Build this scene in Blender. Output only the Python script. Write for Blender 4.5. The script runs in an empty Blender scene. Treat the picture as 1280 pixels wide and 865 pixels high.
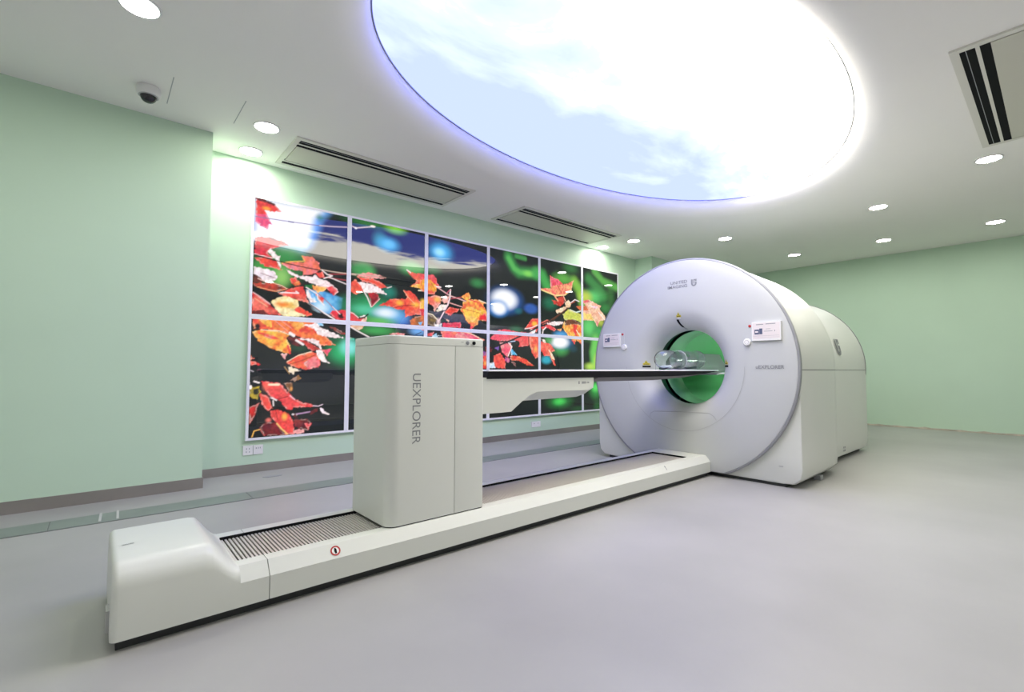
import bpy, bmesh, math, random
import numpy as np
from mathutils import Matrix, Vector

# ------------------------------------------------------------------ camera
scene = bpy.context.scene
C = scene.collection
YAW, PITCH, ROLL = math.radians(49.075), math.radians(2.806), math.radians(0.079)
fw = Vector((math.cos(PITCH) * math.cos(YAW), math.cos(PITCH) * math.sin(YAW), math.sin(PITCH)))
rt = Vector((math.sin(YAW), -math.cos(YAW), 0))
up = rt.cross(fw)
rt2 = math.cos(ROLL) * rt + math.sin(ROLL) * up
up2 = -math.sin(ROLL) * rt + math.cos(ROLL) * up
cam_data = bpy.data.cameras.new('camera')
cam_data.sensor_width = 36.0
cam_data.sensor_fit = 'HORIZONTAL'
cam_data.lens = 597.0 / 1280.0 * 36.0
cam_data.clip_start = 0.02
cam = bpy.data.objects.new('camera', cam_data)
C.objects.link(cam)
M = Matrix.Identity(4)
for i in range(3):
    M[i][0], M[i][1], M[i][2] = rt2[i], up2[i], -fw[i]
M[2][3] = 1.0
cam.matrix_world = M
scene.camera = cam

# ------------------------------------------------------------------ world and exposure
world = bpy.data.worlds.new('world')
scene.world = world
world.use_nodes = True
world.node_tree.nodes['Background'].inputs[0].default_value = (0.6, 0.7, 0.65, 1)
world.node_tree.nodes['Background'].inputs[1].default_value = 0.05
scene.view_settings.view_transform = 'Standard'
scene.view_settings.look = 'None'
scene.view_settings.exposure = 0.83
scene.view_settings.gamma = 1.0
scene.view_settings.use_curve_mapping = False
SKY_LIGHT = 6.2          # luminous sky ceiling
DOWN_LIGHT = 64.0        # recessed downlights

# ------------------------------------------------------------------ materials
def srgb(r, g, b):
    f = lambda c: (c / 255.0 / 12.92) if c / 255.0 <= 0.04045 else ((c / 255.0 + 0.055) / 1.055) ** 2.4
    return (f(r), f(g), f(b), 1.0)

MATS = {}
def mat(name, color, rough=0.5, metal=0.0, spec=0.5, coat=0.0, noise=None, bump=None, emit=None, trans=0.0, ior=1.45):
    if name in MATS:
        return MATS[name]
    m = bpy.data.materials.new(name)
    m.use_nodes = True
    nt = m.node_tree
    b = nt.nodes['Principled BSDF']
    if len(color) == 3:
        color = tuple(color) + (1.0,)
    b.inputs['Base Color'].default_value = color
    b.inputs['Roughness'].default_value = rough
    b.inputs['Metallic'].default_value = metal
    b.inputs['Specular IOR Level'].default_value = spec
    b.inputs['Coat Weight'].default_value = coat
    b.inputs['Coat Roughness'].default_value = 0.05
    b.inputs['Transmission Weight'].default_value = trans
    b.inputs['IOR'].default_value = ior
    if emit:
        b.inputs['Emission Color'].default_value = tuple(emit[0]) + (1.0,)
        b.inputs['Emission Strength'].default_value = emit[1]
    tc = None
    if noise or bump:
        tc = nt.nodes.new('ShaderNodeTexCoord')
    if noise:                                    # (scale, amount, detail)
        n = nt.nodes.new('ShaderNodeTexNoise')
        n.inputs['Scale'].default_value = noise[0]
        n.inputs['Detail'].default_value = noise[2]
        nt.links.new(tc.outputs['Object'], n.inputs['Vector'])
        mx = nt.nodes.new('ShaderNodeMix')
        mx.data_type = 'RGBA'
        mx.inputs['A'].default_value = tuple(c * (1 - noise[1]) for c in color[:3]) + (1,)
        mx.inputs['B'].default_value = tuple(min(1, c * (1 + noise[1])) for c in color[:3]) + (1,)
        rmp = nt.nodes.new('ShaderNodeMapRange')
        rmp.inputs['From Min'].default_value = 0.3
        rmp.inputs['From Max'].default_value = 0.7
        nt.links.new(n.outputs['Fac'], rmp.inputs['Value'])
        nt.links.new(rmp.outputs['Result'], mx.inputs['Factor'])
        nt.links.new(mx.outputs['Result'], b.inputs['Base Color'])
    if bump:                                     # (scale, strength)
        n2 = nt.nodes.new('ShaderNodeTexNoise')
        n2.inputs['Scale'].default_value = bump[0]
        n2.inputs['Detail'].default_value = 4
        nt.links.new(tc.outputs['Object'], n2.inputs['Vector'])
        bp = nt.nodes.new('ShaderNodeBump')
        bp.inputs['Strength'].default_value = bump[1]
        bp.inputs['Distance'].default_value = 0.01
        nt.links.new(n2.outputs['Fac'], bp.inputs['Height'])
        nt.links.new(bp.outputs['Normal'], b.inputs['Normal'])
    MATS[name] = m
    return m

mat('wall_green', (0.55, 0.72, 0.555), 0.55, noise=(1.3, 0.02, 2), bump=(60, 0.02))
mat('wall_white', (0.80, 0.81, 0.79), 0.6, noise=(1.3, 0.01, 2))
mat('ceiling_paint', (0.94, 0.93, 0.885), 0.75, noise=(0.8, 0.01, 2))
mat('floor_resin', (0.365, 0.362, 0.352), 0.38, spec=0.4, noise=(0.9, 0.11, 9), bump=(5, 0.02))
mat('steel', (0.37, 0.345, 0.32), 0.36, 0.7, noise=(3, 0.08, 3))
mat('channel_metal', (0.23, 0.27, 0.245), 0.36, 0.2, noise=(2.5, 0.10, 3))
mat('shell', (0.685, 0.705, 0.66), 0.34, spec=0.5)
mat('shell_disc', (0.555, 0.572, 0.572), 0.34, spec=0.45)
mat('shell_grey', (0.44, 0.45, 0.45), 0.4)
mat('rim_grey', (0.30, 0.31, 0.33), 0.35)
mat('seam_dark', (0.20, 0.21, 0.20), 0.7)
mat('black', (0.010, 0.011, 0.012), 0.8, spec=0.15)
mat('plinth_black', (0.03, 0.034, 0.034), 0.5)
mat('carbon', (0.016, 0.016, 0.019), 0.6, spec=0.12)
mat('belly_grey', (0.20, 0.19, 0.19), 0.6, spec=0.2)
mat('lip_white', (0.80, 0.80, 0.84), 0.35)
mat('slat_metal', (0.68, 0.645, 0.62), 0.36, 0.35)
mat('text_grey', (0.22, 0.23, 0.24), 0.5)
mat('text_light', (0.25, 0.26, 0.28), 0.5)
mat('bore_green', (0.20, 0.56, 0.27), 0.22, coat=0.3)
mat('bore_green_light', (0.32, 0.66, 0.40), 0.22, coat=0.3)
mat('bore_gap_shade', (0.012, 0.07, 0.035), 0.3)  # green darkened to carry the shadow inside the bore gap
mat('cradle_grey', (0.44, 0.35, 0.46), 0.4)
mat('yellow', (0.62, 0.52, 0.06), 0.5)
mat('red_mark', (0.45, 0.03, 0.03), 0.5)
mat('panel_cream', (0.80, 0.74, 0.73), 0.2)
mat('panel_blue', (0.10, 0.12, 0.20), 0.25)
mat('plastic_white', (0.82, 0.82, 0.80), 0.35)
mat('bezel', (0.86, 0.86, 0.90), 0.4)
mat('vent_cream', (0.63, 0.62, 0.53), 0.45)
mat('vent_white', (0.74, 0.73, 0.655), 0.45)
mat('dome_glass', (0.01, 0.01, 0.015), 0.05, spec=0.8)
mat('acrylic', (0.96, 1.0, 0.985), 0.0, trans=1.0, ior=1.42)
mat('acrylic_edge', (0.86, 0.92, 0.92), 0.1, trans=0.75, ior=1.4)
mat('bore_fill_glow', (1, 1, 1), 0.4, emit=((0.9, 1.0, 0.92), 12.0))
mat('tape_white', (0.50, 0.51, 0.48), 0.6)
mat('plaster_raw', (0.52, 0.47, 0.38), 0.8, noise=(6, 0.35, 5))
mat('downlight_lens', (1, 1, 1), 0.4, emit=((1.0, 1.0, 0.90), DOWN_LIGHT))

def sky_material(name, strength, deep, mid):
    m = bpy.data.materials.new(name)
    m.use_nodes = True
    nt = m.node_tree
    nt.nodes.clear()
    out = nt.nodes.new('ShaderNodeOutputMaterial')
    em = nt.nodes.new('ShaderNodeEmission')
    em.inputs['Strength'].default_value = strength
    tc = nt.nodes.new('ShaderNodeTexCoord')
    mp = nt.nodes.new('ShaderNodeMapping')
    mp.inputs['Location'].default_value = (1.35, 0.4, 0.0)
    mp.inputs['Scale'].default_value = (0.55, 0.9, 0.0)
    n = nt.nodes.new('ShaderNodeTexNoise')
    n.inputs['Scale'].default_value = 1.25
    n.inputs['Detail'].default_value = 7
    n.inputs['Roughness'].default_value = 0.55
    n.inputs['Distortion'].default_value = 0.35
    nt.links.new(tc.outputs['Object'], mp.inputs['Vector'])
    nt.links.new(mp.outputs['Vector'], n.inputs['Vector'])
    # the print: clear blue towards the screen wall, cloud banks towards the middle of the room
    sep = nt.nodes.new('ShaderNodeSeparateXYZ')
    nt.links.new(tc.outputs['Object'], sep.inputs['Vector'])
    a = nt.nodes.new('ShaderNodeMath'); a.operation = 'MULTIPLY_ADD'
    a.inputs[1].default_value = -0.28
    nt.links.new(sep.outputs['Y'], a.inputs[0])
    nt.links.new(n.outputs['Fac'], a.inputs[2])
    r = nt.nodes.new('ShaderNodeValToRGB')
    r.color_ramp.elements[0].position = 0.34
    r.color_ramp.elements[0].color = deep
    r.color_ramp.elements[1].position = 0.58
    r.color_ramp.elements[1].color = (1.0, 0.945, 0.85, 1)
    e = r.color_ramp.elements.new(0.49); e.color = mid
    nt.links.new(a.outputs[0], r.inputs['Fac'])
    nt.links.new(r.outputs['Color'], em.inputs['Color'])
    nt.links.new(em.outputs['Emission'], out.inputs['Surface'])
    MATS[name] = m
sky_material('luminous_sky', SKY_LIGHT, (0.062, 0.074, 0.34, 1), (0.088, 0.102, 0.38, 1))

def screen_material():
    m = bpy.data.materials.new('lit_screen')
    m.use_nodes = True
    nt = m.node_tree
    b = nt.nodes['Principled BSDF']
    b.inputs['Base Color'].default_value = (0.01, 0.01, 0.012, 1)
    b.inputs['Roughness'].default_value = 0.02
    b.inputs['Specular IOR Level'].default_value = 0.6
    at = nt.nodes.new('ShaderNodeAttribute')
    at.attribute_name = 'picture'
    nt.links.new(at.outputs['Color'], b.inputs['Emission Color'])
    b.inputs['Emission Strength'].default_value = 0.585
    MATS['lit_screen'] = m
screen_material()

# ------------------------------------------------------------------ mesh helpers
def link(name, me, m=None, parent=None):
    o = bpy.data.objects.new(name, me)
    C.objects.link(o)
    if m:
        me.materials.append(MATS[m])
    if parent:
        o.parent = parent
        o.matrix_parent_inverse = Matrix.Translation(-parent.location)
    return o

def finish(name, bm, m, parent=None, smooth=None, bevel=None):
    if bevel:
        ed = [e for e in bm.edges if len(e.link_faces) == 2 and e.calc_face_angle(0) > 0.5]
        bmesh.ops.bevel(bm, geom=ed, offset=bevel, segments=2, profile=0.6, affect='EDGES', clamp_overlap=True)
    bmesh.ops.recalc_face_normals(bm, faces=bm.faces)
    me = bpy.data.meshes.new(name)
    bm.to_mesh(me)
    bm.free()
    if smooth is not None:
        me.shade_smooth()
        me.set_sharp_from_angle(angle=math.radians(smooth))
    return link(name, me, m, parent)

def empty(name, loc, label, cat, group=None):
    o = bpy.data.objects.new(name, None)
    C.objects.link(o)
    o.location = loc
    o.empty_display_size = 0.1
    tag(o, label, cat, group)
    return o

def tag(o, label, cat, group=None):
    o['label'] = label
    o['category'] = cat
    if group:
        o['group'] = group
    return o

def structure(o, label=None):
    o['kind'] = 'structure'
    if label:
        o['label'] = label
    return o

def add_box(bm, x0, x1, y0, y1, z0, z1):
    vs = [bm.verts.new((x, y, z)) for z in (z0, z1) for x, y in ((x0, y0), (x1, y0), (x1, y1), (x0, y1))]
    for f in ((3, 2, 1, 0), (4, 5, 6, 7), (0, 1, 5, 4), (1, 2, 6, 5), (2, 3, 7, 6), (3, 0, 4, 7)):
        bm.faces.new([vs[i] for i in f])

def box(name, x0, x1, y0, y1, z0, z1, m, parent=None, bevel=None):
    bm = bmesh.new()
    add_box(bm, x0, x1, y0, y1, z0, z1)
    return finish(name, bm, m, parent, 40 if bevel else None, bevel)

def add_prism(bm, pts, axis, a, b):
    """pts: 2D outline in the plane normal to axis; extruded from a to b"""
    def P(p, t):
        return {'x': (t, p[0], p[1]), 'y': (p[0], t, p[1]), 'z': (p[0], p[1], t)}[axis]
    va = [bm.verts.new(P(p, a)) for p in pts]
    vb = [bm.verts.new(P(p, b)) for p in pts]
    n = len(pts)
    bm.faces.new(va[::-1]); bm.faces.new(vb)
    for i in range(n):
        bm.faces.new((va[i], va[(i + 1) % n], vb[(i + 1) % n], vb[i]))

def prism(name, pts, axis, a, b, m, parent=None, smooth=35, bevel=None):
    bm = bmesh.new()
    add_prism(bm, pts, axis, a, b)
    return finish(name, bm, m, parent, smooth, bevel)

def loft(bm, rings, closed=True, caps=(True, True)):
    vr = [[bm.verts.new(p) for p in r] for r in rings]
    n = len(rings[0])
    for a, b in zip(vr[:-1], vr[1:]):
        for i in range(n if closed else n - 1):
            bm.faces.new((a[i], a[(i + 1) % n], b[(i + 1) % n], b[i]))
    if caps[0]: bm.faces.new(vr[0][::-1])
    if caps[1]: bm.faces.new(vr[-1])
    return vr

def lathe_x(bm, prof, cy, cz, n=96, zmin=None):
    """prof: (x, r) pairs turned about the X-parallel axis through (cy, cz)"""
    rings = []
    for x, r in prof:
        ring = []
        for i in range(n):
            t = 2 * math.pi * i / n
            z = cz + r * math.sin(t)
            if zmin is not None: z = max(z, zmin)
            ring.append((x, cy + r * math.cos(t), z))
        rings.append(ring)
    loft(bm, rings, True, (False, False))

def lathe_z(bm, prof, cx, cy, n=32, cap0=True, cap1=True):
    rings = [[(cx + r * math.cos(2 * math.pi * i / n), cy + r * math.sin(2 * math.pi * i / n), z) for i in range(n)] for z, r in prof]
    loft(bm, rings, True, (cap0, cap1))

def text_mesh(name, body, origin, xdir, ydir, width, height, m, parent, extrude=0.0008, bold=0.0):
    cu = bpy.data.curves.new(name, 'FONT')
    cu.body = body
    cu.size = 1.0
    cu.extrude = 0.0
    cu.offset = bold
    ob = bpy.data.objects.new(name, cu)
    C.objects.link(ob)
    dg = bpy.context.evaluated_depsgraph_get()
    me = bpy.data.meshes.new_from_object(ob.evaluated_get(dg))
    bpy.data.objects.remove(ob)
    bpy.data.curves.remove(cu)
    me.name = name
    xs = [v.co.x for v in me.vertices]; ys = [v.co.y for v in me.vertices]
    x0, x1, y0, y1 = min(xs), max(xs), min(ys), max(ys)
    X, Y = Vector(xdir).normalized(), Vector(ydir).normalized()
    N = X.cross(Y)
    o = Vector(origin)
    for v in me.vertices:
        v.co = o + X * ((v.co.x - x0) / (x1 - x0) * width) + Y * ((v.co.y - y0) / (y1 - y0) * height) + N * extrude
    return link(name, me, m, parent)

def flat_shape(name, pts, origin, xdir, ydir, m, parent, lift=0.0008, thick=0.0):
    X, Y = Vector(xdir).normalized(), Vector(ydir).normalized()
    N = X.cross(Y)
    bm = bmesh.new()
    for poly in pts:
        vs = [bm.verts.new(Vector(origin) + X * p[0] + Y * p[1] + N * lift) for p in poly]
        bm.faces.new(vs)
        if thick:
            vb = [bm.verts.new(Vector(origin) + X * p[0] + Y * p[1]) for p in poly]
            for i in range(len(poly)):
                j = (i + 1) % len(poly)
                bm.faces.new((vs[i], vb[i], vb[j], vs[j]))
    me = bpy.data.meshes.new(name)
    bm.normal_update()
    bm.to_mesh(me); bm.free()
    return link(name, me, m, parent)

def disc_pts(r, n=24, cx=0, cy=0):
    return [(cx + r * math.cos(2 * math.pi * i / n), cy + r * math.sin(2 * math.pi * i / n)) for i in range(n)]

# ------------------------------------------------------------------ the room
CZ = 3.06
X0, X1 = -2.6, 10.62
Y0, YA, YB, YC = -3.3, 4.785, 5.19, 4.83
XS, XP = 0.695, 7.55
T = 0.15
floor = structure(box('floor', X0 - T, X1 + T, Y0 - T, YB + T, -0.12, 0.0, 'floor_resin'))
# ceiling with an oval opening whose edge flares upwards to the luminous sky film
FZ = 3.20
EX, EY, EA, EB = 3.321 * (FZ - 1) / 2.0, 2.109 * (FZ - 1) / 2.0, 2.329 * (FZ - 1) / 2.0, 1.257 * (FZ - 1) / 2.0
FLARE = 0.30
NE = 160
def oval(d, z, cx=EX, cy=EY):
    return [(cx + (EA + d) * math.cos(2 * math.pi * i / NE), cy + (EB + d) * math.sin(2 * math.pi * i / NE), z) for i in range(NE)]
bm = bmesh.new()
flare = []
for k in range(13):
    a = k / 12 * math.pi / 2
    flare.append(oval(FLARE * (1 - math.sin(a)), CZ + (FZ - CZ) * (1 - math.cos(a))))
flare.append(oval(0.0, FZ + 0.03))
vr = loft(bm, flare, True, (False, False))
bm.faces.new(vr[-1])
outer = [bm.verts.new(q) for q in ((X0 - T, Y0 - T, CZ), (X1 + T, Y0 - T, CZ), (X1 + T, YB + T, CZ), (X0 - T, YB + T, CZ))]
ed = [bm.edges.new((outer[i], outer[(i + 1) % 4])) for i in range(4)]
ring_e = [bm.edges.get((vr[0][i], vr[0][(i + 1) % NE])) for i in range(NE)]
bmesh.ops.triangle_fill(bm, use_beauty=True, use_dissolve=False, edges=ed + ring_e)
top = [bm.verts.new((v.co.x, v.co.y, FZ + 0.10)) for v in outer]
for i in range(4):
    bm.faces.new((outer[i], outer[(i + 1) % 4], top[(i + 1) % 4], top[i]))
bm.faces.new(top)
ceiling = structure(finish('ceiling', bm, 'ceiling_paint', None, 30))
structure(prism('wall_left', [(X0 - T, YA), (XS, YA), (XS, YB), (XP, YB), (XP, YC), (X1 + T, YC), (X1 + T, YB + T), (X0 - T, YB + T)], 'z', 0, CZ, 'wall_green', None, None))
structure(box('wall_back', X1, X1 + T, Y0 - T, YC, 0, CZ, 'wall_green'))
structure(box('wall_right', X0 - T, X1, Y0 - T, Y0, 0, CZ, 'wall_white'))
structure(box('wall_front', X0 - T, X0, Y0, YA, 0, CZ, 'wall_white'))

bb = box('baseboard_left', X0, XS + 0.008, YA - 0.008, YA, 0, 0.088, 'steel')
structure(bb)
bb2 = prism('baseboard_left_recess', [(XS, YB - 0.008), (XP, YB - 0.008), (XP, YB), (XS, YB)], 'z', 0, 0.08, 'steel', None, None)
structure(bb2)
structure(box('baseboard_left_return', XS, XS + 0.008, YA, YB - 0.008, 0, 0.085, 'steel'))
# raw plaster edge left along the foot of the back wall
rng = random.Random(4)
bm = bmesh.new()
pts = [(Y0, 0.0)]
n = 90
for i in range(n + 1):
    y = Y0 + (YC - Y0) * i / n
    pts.append((y, 0.026 + rng.uniform(-0.01, 0.012)))
pts.append((YC, 0.0))
add_prism(bm, pts, 'x', X1 - 0.006, X1)
structure(finish('baseboard_back', bm, 'plaster_raw'))

# metal cover plates of the cable channel let into the floor
channel = box('trim_1', X0, XP, 4.125, 4.375, 0.0, 0.002, 'seam_dark')
structure(channel, 'metal cable channel let into the floor along the screen wall')
px = [X0 + 0.02, -1.4, -0.2, 0.94, 2.14, 3.34, 4.54, 5.74, 6.94, XP]
for a, b in zip(px[:-1], px[1:]):
    box('cover_plate', a + 0.003, b - 0.003, 4.13, 4.37, 0.002, 0.005, 'channel_metal', channel)
for k, x in enumerate((0.045, 0.135)):
    o = flat = prism('tape_strip', [(x - 0.008, 4.16), (x + 0.006, 4.16), (x + 0.014, 4.39), (x, 4.39)], 'z', 0.0052, 0.0062, 'tape_white', None, None)
    tag(o, ('left' if k == 0 else 'right') + ' of two short white tape strips across the floor channel', 'tape', 'tape strips on the channel')
bm = bmesh.new()
lathe_z(bm, [(0.0, 0.085), (0.003, 0.085), (0.004, 0.07)], 0, 0, 28)
for v in bm.verts: v.co.y *= 0.45; v.co.x += 1.27; v.co.y += 4.88
o = finish('floor_dark_spot', bm, 'rim_grey')  # low dark disc that makes an oval spot on the floor
tag(o, 'small dark oval spot on the floor below the wall sockets', 'floor cover')

# fine slots in the ceiling beside the dome camera
for k, x in enumerate((0.34, 0.796)):
    structure(box('trim_%d' % (k + 2), x - 0.003, x + 0.003, 4.045, 4.485, CZ - 0.0025, CZ + 0.001, 'shell_grey'))

# ------------------------------------------------------------------ luminous sky ceiling
sky = empty('luminous_sky_ceiling', (EX, EY, FZ), 'huge oval light panel printed with blue sky and white clouds in the ceiling', 'ceiling light')
def sky_part(name, bm, m):
    o = finish(name, bm, m, None, 40)
    o.parent = sky
    return o
bm = bmesh.new()
bm.faces.new([bm.verts.new(q) for q in oval(-0.002, 0.004, 0, 0)][::-1])
sky_part('sky_film', bm, 'luminous_sky')
bm = bmesh.new()
loft(bm, [oval(-0.012, -0.002, 0, 0), oval(-0.001, -0.002, 0, 0), oval(-0.001, 0.003, 0, 0), oval(-0.012, 0.003, 0, 0), oval(-0.012, -0.002, 0, 0)], True, (False, False))
sky_part('edge_trim', bm, 'rim_grey')

# ------------------------------------------------------------------ downlights
def downlight(x, y, label):
    t = empty('downlight', (x, y, CZ), label, 'downlight', 'recessed round downlights')
    bm = bmesh.new()
    lathe_z(bm, [(0.0, 0.104), (-0.006, 0.104), (-0.008, 0.098), (-0.008, 0.090), (-0.002, 0.088)], 0, 0, 40, False, False)
    o = finish('trim_ring', bm, 'plastic_white', None, 40); o.parent = t
    bm = bmesh.new()
    bm.faces.new([bm.verts.new((0.089 * math.cos(-2 * math.pi * i / 40), 0.089 * math.sin(-2 * math.pi * i / 40), -0.003)) for i in range(40)])
    o = finish('lens', bm, 'downlight_lens', None, None); o.parent = t
    for v in o.data.polygons:
        if v.normal.z > 0: o.data.flip_normals()
    return t
for x, y, l in [
        (0.114, 3.36, 'large round downlight at the top left, above the dome camera'),
        (1.023, 4.376, 'round downlight left of the left ceiling vent, farther from the wall'),
        (1.029, 4.966, 'round downlight close to the wall above the leftmost screen'),
        (6.42, 4.436, 'round downlight beyond the second ceiling vent, farther from the screen wall'),
        (6.365, 5.018, 'round downlight close to the wall above the rightmost screen'),
        (7.38, 3.404, 'round downlight just above the top of the scanner disc'),
        (9.37, 3.087, 'round downlight over the rear of the scanner, near the back wall'),
        (7.40, 1.463, 'round downlight right of the sky oval, nearer of the pair behind the scanner'),
        (9.37, 1.80, 'round downlight near the back wall, right of the scanner'),
        (6.507, 0.403, 'round downlight just behind the right-hand ceiling vent'),
        (9.37, 0.547, 'rightmost round downlight near the back wall')]:
    downlight(x, y, l)
# unseen downlights added behind and beside the camera to brighten the room
for x, y, l in ((-1.3, 3.36, 'near the left wall behind the camera'), (-1.3, 0.9, 'straight behind the camera'), (0.114, 0.86, 'overhead just in front of the camera'),
                (1.03, -0.75, 'overhead to the right of the camera'), (-1.3, -1.6, 'in the rear right corner behind the camera'), (3.0, -1.9, 'near the right wall, nearest the camera'),
                (5.2, -1.9, 'near the right wall, level with the scanner front'), (7.4, -1.2, 'right of the picture, level with the scanner rear'), (9.37, -1.4, 'right of the picture by the back wall')):
    downlight(x, y, 'round ceiling downlight added outside the picture as fill light, ' + l)

# ------------------------------------------------------------------ ceiling cassette vents
def vent(x0, x1, y0, y1, s, label):
    """s = +1: the double slot lies on the low-Y long side"""
    t = empty('ceiling_vent', ((x0 + x1) / 2, (y0 + y1) / 2, CZ), label, 'ceiling vent', 'slotted ceiling vents')
    z0, z1 = CZ - 0.014, CZ
    fr = 0.045
    if s > 0:
        yy = lambda d: y0 + d
    else:
        yy = lambda d: y1 - d
    W = y1 - y0
    def strip(name, xa, xb, da, db, za, zb, m):
        ya, yb = sorted((yy(da), yy(db)))
        return box(name, xa, xb, ya, yb, za, zb, m, t)
    bm = bmesh.new()
    for a in ((x0, x0 + fr, y0, y1), (x1 - fr, x1, y0, y1)):
        add_box(bm, a[0], a[1], a[2], a[3], z0, z1)
    for da, db in ((0, 0.045), (W - 0.045, W)):
        ya, yb = sorted((yy(da), yy(db)))
        add_box(bm, x0 + fr, x1 - fr, ya, yb, z0, z1)
    finish('frame', bm, 'vent_white', t)
    xa, xb = x0 + fr, x1 - fr
    strip('slot', xa, xb, 0.045, 0.120, z0 + 0.003, z1 - 0.001, 'black')
    strip('louver', xa, xb, 0.074, 0.078, z0 + 0.001, z0 + 0.004, 'rim_grey')
    strip('louver', xa, xb, 0.120, 0.140, z0, z1, 'vent_white')
    strip('slot', xa, xb, 0.140, 0.190, z0 + 0.003, z1 - 0.001, 'black')
    strip('grille_panel', xa + 0.012, xb - 0.012, 0.190, W - 0.140, z0, z1, 'vent_cream')
    strip('louver', xa, xb, W - 0.140, W - 0.126, z0 + 0.004, z1, 'seam_dark')
    strip('louver', xa, xb, W - 0.126, W - 0.100, z0, z1, 'vent_white')
    strip('slot', xa, xb, W - 0.100, W - 0.045, z0 + 0.003, z1 - 0.001, 'black')
    return t
vent(1.265, 3.225, 4.36, 5.06, 1, 'long cream ceiling vent above the left screens, the nearer of two')
vent(4.0, 6.01, 4.37, 5.06, 1, 'long cream ceiling vent above the right screens, the farther of two')
vent(4.10, 6.11, -0.28, 0.415, -1, 'cream ceiling vent with dark slots at the right edge')

# ------------------------------------------------------------------ dome camera
t = empty('dome_camera', (0.217, 4.325, CZ), 'white dome security camera on the ceiling at the left', 'camera')
def dz(name, prof, m, c0=False, c1=False):
    bm = bmesh.new()
    lathe_z(bm, prof, 0, 0, 40, c0, c1)
    o = finish(name, bm, m, None, 35); o.parent = t
    return o
dz('housing', [(0.0, 0.070), (-0.012, 0.074), (-0.045, 0.074), (-0.062, 0.066), (-0.064, 0.055)], 'plastic_white')
dz('ring', [(-0.060, 0.060), (-0.066, 0.060), (-0.067, 0.048)], 'shell_grey')
dz('dome', [(-0.064, 0.052)] + [(-0.064 - 0.048 * math.sin(a), 0.050 * math.cos(a)) for a in [i * math.pi / 2 / 10 for i in range(1, 10)]] + [(-0.112, 0.001)], 'dome_glass', False, True)

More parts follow.
